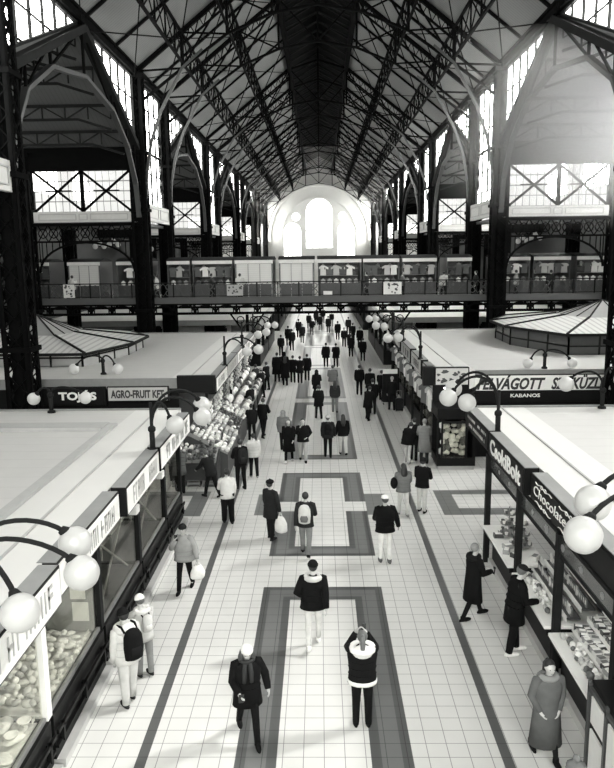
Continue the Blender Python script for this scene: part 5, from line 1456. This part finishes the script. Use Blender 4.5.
p = person(-2.54, 18.6, BK + .3, 1.60, 'person in a white sweater and wide black trousers seen from behind', ('hip', .60), .014, .05, ('short', .014), None, (6, 0, -6, 4), ('hold', 'down'), 3, 1.1, 1.35)
p = person(-3.3, 20.75, BK + .9, 1.58, 'person in dark clothes leaning in at the left corner produce stall', ('hip', .035), .02, .03, ('short', .10), None, (18, 6, -14, 16), ('reach', 'hold'), 22, 1.1, 1.0)
p = person(-2.5, 21.5, BK + .5, 1.68, 'tall person in black with a dark rucksack beside the produce stall', ('hip', .016), .016, .03, ('short', .03), None, (5, 0, -5, 3), ('hold', 'down'), 2, 1.08)
backpack(p, .035, 'dark rucksack on the tall person beside the produce stall', .02, 1.1)
p = person(-2.2, 22.7, BK + .3, 1.56, 'person in a pale padded jacket and black trousers at the produce stall', ('hip', .5), .014, .3, ('short', .016), None, (4, 0, -6, 4), ('hold', 'down'), 2, 1.16)
p = person(-2.97, 14.6, FT - .1, 1.60, 'person in a beige jacket walking forward and speaking on a phone', ('hip', .26), .012, .014, ('short', .04), ('beanie', .03), (-14, 14, 16, 4), ('grab', 'phone'), 3, 1.22, .95, True)
phone(p, 1, 'dark phone at the ear of the person in the beige jacket')
carrier(p, -1, .68, 'crumpled white plastic bag carried by the person in the beige jacket', .16, .3, 'plastic_bag')
p = person(-3.12, 10.55, BK + .75, 1.70, 'young person in a cream hoodie and pale trousers looking into the left counter', ('hip', .58), .5, .06, ('short', .014), ('beanie', .016), (-4, 0, 8, 0), ('down', 'down'), 5, 1.12, 1.15, False, collar=(.62, 'hood'), head=14)
backpack(p, .012, 'black backpack on the young person in the cream hoodie', .012, 1.15)
p = person(-3.06, 11.35, BK + .75, 1.54, 'person in a white hat and pale top behind the cream hoodie at the left counter', ('hip', .5), .22, .05, ('short', .1), ('beanie', .72), (3, 0, -3, 0), ('hold', 'hold'), 6, 1.1, 1.0, False, collar=(.6, 'fur'), head=12)
backpack(p, .5, 'small round white backpack with black straps on the person in the white hat', .012, .75, .6)
p = person(2.96, 13.35, -PI / 2 + .35, 1.68, 'person with grey hair in a long black coat and boots stepping to the right', ('knee', .012), .012, .012, ('short', .22), None, (20, 2, -16, 10), ('hold', 'hold'), 3, 1.08, .8, False, collar=(.02, 'fur'))
phone(p, 1, 'phone in the hands of the grey haired person in the long coat')
p = person(3.42, 12.05, -PI / 2 + .1, 1.78, 'person in a black coat, flat cap and white trainers at the chocolate counter', ('thigh', .010), .012, .72, ('short', .1), ('cap', .03), (8, 2, -6, 4), ('down', 'hold'), 8, 1.15, 1.1, False, head=14)
p = person(3.15, 9.3, FT + .12, 1.62, 'person in a long dark grey coat walking forward at the lower right, hands in pockets', ('calf', .10), .03, .014, ('pony', .010), None, (14, 2, -12, 16), ((-4, 13, 34, 26), (-4, 13, 34, 26)), 2, 1.08, .7, True, collar=(.2, 'fur'), head=6)
p = person(2.74, 7.05, FT + .6, 1.72, 'person with a fluffy grey bobble hat just entering at the bottom right edge', ('thigh', .2), .03, .02, ('short', .05), ('fluffy', .14), (0, 0, 0, 0), ('down', 'down'), 0, 1.05)
person(-4.35, 21.25, BK + .3, 1.6, 'blurred person in a grey coat bending at the left end of the cross aisle table', ('thigh', .12), .03, .03, ('short', .12), None, (12, 0, -8, 8), ('reach', 'hold'), 25, 1.15)
# ---- the middle of the hall
person(-1.13, 24.45, FT - .1, 1.64, 'person in a long black coat walking forward, leftmost of four in a row', ('knee', .010), .012, .5, ('frame', .08), None, (-10, 8, 12, 2), ('swingf', 'swingb'), 2, 1.05, .9, True)
person(-.64, 24.55, FT + .05, 1.64, 'person in a black jacket and pale jeans walking forward with a hand at the mouth', ('hip', .014), .33, .03, ('short', .03), None, (14, 3, -10, 14), ('pocket', 'phone'), 2, 1.15, 1.05, True)
p = person(.24, 25.05, BK, 1.62, 'person in a pale cap and dark jacket walking away hand in hand', ('hip', .03), .012, .02, ('short', .05), ('beanie', .4), (5, 0, -6, 6), ('down', 'carry'), 0, 1.12, .95)
backpack(p, .012, 'black backpack on the person in the pale cap walking hand in hand', .012)
person(.79, 25.4, BK + .1, 1.58, 'person with long dark hair, black top and white trousers walking away hand in hand', ('hip', .012), .5, .02, ('long', .012), None, (10, 2, -10, 18), ('carry', 'down'), 0, 1.08, 1.05)
person(-1.4, 26.0, BK - .2, 1.6, 'person in a grey hooded jacket walking behind the row of four', ('hip', .16), .03, .03, ('short', .05), ('hood', .2), (6, 0, -6, 6), ('down', 'down'), 2, 1.2)
person(-2.71, 27.5, BK + .3, 1.55, 'person in black with a rucksack pausing on the left in the middle distance', ('hip', .02), .02, .02, ('short', .02), None, (4, 0, -4, 2), ('hold', 'down'), 3, 1.1)
person(-2.3, 28.0, BK - .4, 1.70, 'tall person in black stepping along the left in the middle distance', ('hip', .012), .012, .012, ('short', .03), None, (14, 2, -14, 14), ('down', 'hold'), 3, 1.0)
person(-.1, 31.3, BK + .2, 1.6, 'person in a dark coat alone in the middle distance beyond the pale cap', ('thigh', .014), .012, .02, ('short', .03), None, (10, 2, -8, 14), ('hold', 'down'), 3, 1.15)
person(.65, 32.6, BK, 1.58, 'person with long dark hair and grey trousers beyond the couple hand in hand', ('hip', .06), .16, .02, ('long', .014), None, (8, 2, -8, 12), ('down', 'down'), 0, 1.05)
person(-.2, 35.6, BK, 1.6, 'person in a black hooded coat in the middle of the hall under the light streak', ('thigh', .012), .012, .012, None, ('hood', .014), (5, 0, -5, 5), ('down', 'hold'), 2, 1.1)
person(.62, 36.6, BK, 1.7, 'person in a grey jacket and white trousers in the middle of the hall', ('hip', .14), .5, .05, ('short', .03), None, (6, 0, -6, 6), ('hold', 'hold'), 0, 1.2)
p = person(2.05, 30.9, BK - .5, 1.62, 'person in black bending forward with a walking stick, right of centre', ('thigh', .012), .012, .02, ('short', .02), None, (14, 4, -8, 6), ('push', 'hold'), 20, 1.15)
hnd = p['hand'][-1]; mb = MB(); mb.tube([(hnd.x - .12, hnd.y - .1, .01), (hnd.x, hnd.y, hnd.z), (hnd.x + .05, hnd.y + .03, hnd.z + .04)], .015, 6); tag(mb.build('walking_stick', IRON2), 'dark walking stick in the hand of the bending person', 'stick')
person(2.35, 32.2, BK - .1, 1.72, 'person in black just behind the one with the walking stick', ('hip', .012), .02, .02, ('short', .02), None, (6, 0, -6, 6), ('down', 'down'), 4, 1.1)
person(2.0, 36.8, BK, 1.66, 'person in black beyond the walking stick, left of two', ('hip', .012), .012, .012, ('short', .02), None, (5, 0, -5, 5), ('down', 'down'), 0, 1.05)
person(2.45, 35.4, BK, 1.7, 'person in black beyond the walking stick, right of two', ('thigh', .012), .012, .02, ('short', .03), None, (8, 0, -5, 5), ('down', 'down'), 2, 1.12)
person(3.0, 35.2, BK - .3, 1.64, 'person in black walking close to the right middle stalls', ('hip', .014), .014, .02, ('short', .03), None, (14, 0, -12, 12), ('swingf', 'swingb'), 3, 1.05)
p = person(3.3, 33.0, BK + .1, 1.68, 'person with pale hair pulling a dark suitcase along the right stalls', ('hip', .02), .02, .02, ('short', .4), None, (6, 0, -6, 6), ('down', 'carry'), 0, 1.08)
t = thing('suitcase', 'dark upright suitcase beside the person with pale hair', 'suitcase', (3.62, 32.75, 0)); mb = MB(); mb.box(3.45, 3.8, 32.62, 32.86, .05, .62); mb.build('shell', BLACK, t, bevel=.03)
mb = MB(); mb.path([(3.52, 32.86, .6), (3.52, 32.86, .95), (3.73, 32.86, .95), (3.73, 32.86, .6)], .02); mb.build('handle', MGREY, t)
for dx in (-.14, .14):
    mb = MB(); mb.tube([(3.62 + dx - .02, 32.74, .03), (3.62 + dx + .02, 32.74, .03)], .03, 8); mb.build('wheel', BLACK, t)
person(2.98, 24.2, BK - .6, 1.55, 'person in a bulky black jacket with pale trousers bending at the right corner kiosk', ('hip', .010), .45, .3, ('short', .02), None, (8, 0, -6, 6), ('hold', 'hold'), 24, 1.42, .9)
p = person(3.25, 24.6, BK - .3, 1.6, 'person in dark clothes with a white bag next to the right corner kiosk', ('hip', .02), .02, .02, ('short', .02), None, (5, 0, -5, 5), ('carry', 'hold'), 4, 1.08)
carrier(p, -1, .7, 'white bag hanging from the hand of the person next to the right corner kiosk', .13, .3)
person(3.55, 24.2, BK, 1.66, 'person in a long pale grey coat at the right corner kiosk', ('knee', .2), .05, .03, ('short', .2), None, (3, 0, -3, 2), ('hold', 'hold'), 2, 1.12)
# ---- the far half
person(-1.58, 40.7, BK, 1.66, 'far person in black, left of three standing in a row on the left', ('thigh', .012), .012, .012, ('short', .02), None, (4, 0, -4, 4), ('hold', 'hold'), 0, 1.1)
person(-1.17, 40.5, BK, 1.64, 'far person in black, middle of three standing in a row on the left', ('thigh', .014), .012, .012, ('short', .02), None, (4, 0, -4, 4), ('hold', 'hold'), 0, 1.1)
person(-.78, 41.4, BK, 1.64, 'far person in black, right of three standing in a row on the left', ('thigh', .012), .012, .012, ('short', .02), None, (6, 0, -6, 4), ('hold', 'down'), 0, 1.15)
person(-2.5, 41.0, BK + .2, 1.8, 'dark figure at the left of the big dark cluster before the bridge', ('knee', .012), .012, .012, ('short', .02), None, (4, 0, -4, 4), ('down', 'down'), 0, 1.3)
person(-2.1, 41.3, BK, 1.78, 'dark figure in the middle of the big dark cluster before the bridge', ('knee', .010), .012, .012, None, ('hood', .012), (4, 0, -4, 4), ('down', 'down'), 0, 1.3)
person(-1.98, 39.8, BK, 1.74, 'dark figure at the right of the big dark cluster before the bridge', ('knee', .011), .012, .012, ('long', .012), None, (4, 0, -4, 4), ('down', 'down'), 0, 1.2)
p = person(.36, 46.6, BK, 1.66, 'far person in a dark coat, left of a pair under the bridge', ('thigh', .016), .012, .02, ('short', .02), None, (4, 0, -4, 6), ('carry', 'down'), 0, 1.25)
person(1.0, 46.4, BK, 1.66, 'far person in a dark coat, right of a pair under the bridge', ('thigh', .016), .012, .02, ('short', .02), None, (6, 0, -8, 10), ('hold', 'down'), 0, 1.15)
person(2.19, 51.3, BK, 1.7, 'far dark person standing on the right beyond the pair under the bridge', ('thigh', .012), .012, .02, ('short', .02), None, (4, 0, -4, 6), ('down', 'down'), 0, 1.1)
person(2.9, 49.0, BK, 1.68, 'far dark person against the right stalls beyond the bridge', ('thigh', .012), .012, .02, ('short', .02), None, (4, 0, -4, 6), ('down', 'down'), 0, 1.1)
FAR = [(-3.1, 31.5, .02), (-3.0, 36.2, .02), (-3.4, 37.6, .05), (-2.9, 38.4, .015)]
for i, (x, y, v) in enumerate(FAR):
    person(x, y, BK + .9, 1.62, 'dark person at the left market tables, %s past the produce' % NTH[i], ('hip', v), .015, .02, ('short', .03), (('beanie', .4) if i == 1 else None), (4, 0, -4, 4), ('hold', 'hold'), 5, 1.1)
rp = random.Random(21)
xs = [-2.6, -2.2, -1.9, -1.5, -1.1, -.75, -.4, 0, .3, .75, 1.15, 1.5, 1.9, 2.3, 2.7, 3.1, -2.9, 2.55]
ys = [58, 55, 64, 60, 72, 66, 75, 70, 78, 68, 74, 62, 57, 54, 60, 56, 52, 66]
for i in range(18):
    person(xs[i] * (1 + .02 * (ys[i] - 60) / 10), ys[i], BK if rp.random() < .6 else FT, rp.uniform(1.6, 1.78), 'small dark figure in the far crowd under the bridge, %s from the left' % (NTH[sorted(range(18), key=lambda q: xs[q] / ys[q]).index(i)]), (rp.choice(('hip', 'thigh', 'thigh')), rp.uniform(.010, .04)), rp.choice((.012, .012, .03, .2)), .015, ('short', .02), None, (8, 0, -8, 10), ('down', 'down'), 0, rp.uniform(1.05, 1.2), group='crowd under the bridge')
# on the bridge
BR = [(-14.3, .5, 'pale scarf'), (-9.5, .45, ''), (-6.3, .08, ''), (-4.6, .5, ''), (2.7, .06, ''), (4.8, .12, ''), (7.1, .4, ''), (9.0, .05, ''), (11.4, .3, ''), (13.2, .04, '')]
for i, (x, v, _) in enumerate(BR):
    q = person(x, 41.9 + .3 * (i % 3), (BK, PI / 2, -PI / 2)[i % 3], 1.68, 'person in %s clothes up on the bridge, %s from the left along the railing' % ('pale' if v > .2 else 'dark', NTH[i]), ('hip', v), .03, .02, ('short', .03), None, (8, 0, -8, 8), ('down', 'hold'), 0, 1.1, group='people up on the bridge')
    q['root'].location.z = BZ

# ---- turn the skinned skeletons into plain continuous meshes
for o, R in SKINNED:
    me = o.data
    if not me.skin_vertices:
        bpy.context.view_layer.objects.active = o
    sl = me.skin_vertices[0].data
    for i, r in enumerate(R): sl[i].radius = r
    sl[0].use_root = True
dg = bpy.context.evaluated_depsgraph_get()
for o, R in SKINNED:
    ev = o.evaluated_get(dg)
    nm = bpy.data.meshes.new_from_object(ev)
    o.modifiers.clear(); old = o.data; o.data = nm; nm.name = 'body'
# ------------------------------------------------------------------ light
w = bpy.data.worlds.new('sky'); SC.world = w; w.use_nodes = True
bg = w.node_tree.nodes['Background']; bg.inputs[0].default_value = tone(.8); bg.inputs[1].default_value = 0.9
sd = bpy.data.lights.new('sun', 'SUN'); sd.energy = 1.8; sd.angle = math.radians(5); sd.color = (1, .99, .96)
so = bpy.data.objects.new('sun', sd); COL.objects.link(so)
d = Vector((-1.0, -.38, -.92)); so.rotation_euler = d.to_track_quat('-Z', 'Y').to_euler(); so.location = (30, 20, 30)
vs = SC.view_settings
SC.display_settings.display_device = 'sRGB'
vs.view_transform = 'Standard'; vs.look = 'None'; vs.gamma = 1.0; vs.exposure = 0.5

# ------------------------------------------------------------------ haze in the light
def haze(name, mb, dens, label, aniso=0.2, zr=None, xr=None):
    m = bpy.data.materials.new(name); m.use_nodes = True; nt = m.node_tree
    for n in list(nt.nodes): nt.nodes.remove(n)
    out = nt.nodes.new('ShaderNodeOutputMaterial'); v = nt.nodes.new('ShaderNodeVolumeScatter')
    v.inputs['Color'].default_value = tone(.95); v.inputs['Density'].default_value = dens; v.inputs['Anisotropy'].default_value = aniso
    nt.links.new(v.outputs[0], out.inputs['Volume'])
    if zr:      # the haze thins out downwards and towards the middle of the hall
        tc = nt.nodes.new('ShaderNodeTexCoord'); sp = nt.nodes.new('ShaderNodeSeparateXYZ'); nt.links.new(tc.outputs['Object'], sp.inputs[0])
        fs = []
        for ax, (lo, hi) in ((2, zr), (0, xr)):
            mr = nt.nodes.new('ShaderNodeMapRange'); mr.interpolation_type = 'SMOOTHSTEP'
            mr.inputs[1].default_value = lo; mr.inputs[2].default_value = hi; nt.links.new(sp.outputs[ax], mr.inputs[0]); fs.append(mr.outputs[0])
        mm = nt.nodes.new('ShaderNodeMath'); mm.operation = 'MULTIPLY'; nt.links.new(fs[0], mm.inputs[0]); nt.links.new(fs[1], mm.inputs[1])
        m2 = nt.nodes.new('ShaderNodeMath'); m2.operation = 'MULTIPLY'; m2.inputs[1].default_value = dens; nt.links.new(mm.outputs[0], m2.inputs[0]); nt.links.new(m2.outputs[0], v.inputs['Density'])
    o = mb.build(name, m); o['kind'] = 'stuff'; tag(o, label, 'haze')
mb = MB(); mb.poly([(5.0, 23.6, 6.2), (5.0, 39.4, 6.2), (5.0, 39.4, 12.7), (5.0, 31.5, 16.3), (5.0, 23.6, 12.7)], (13.6, 0, 0))
haze('sunlit_haze', mb, .2, 'bright sunlit haze filling the nearest right aisle bay under its gable', .2, (8.0, 14.5), (5.0, 15.0))
mb = MB(); mb.poly([(-9.2, 100, 5.5), (9.2, 100, 5.5), (9.2, 100, 16.0), (2.2, 100, 21.5), (-2.2, 100, 21.5), (-9.2, 100, 16.0)], (0, 36.7, 0))
haze('bright_haze', mb, .010, 'bright haze in front of the far end wall and its arched windows')
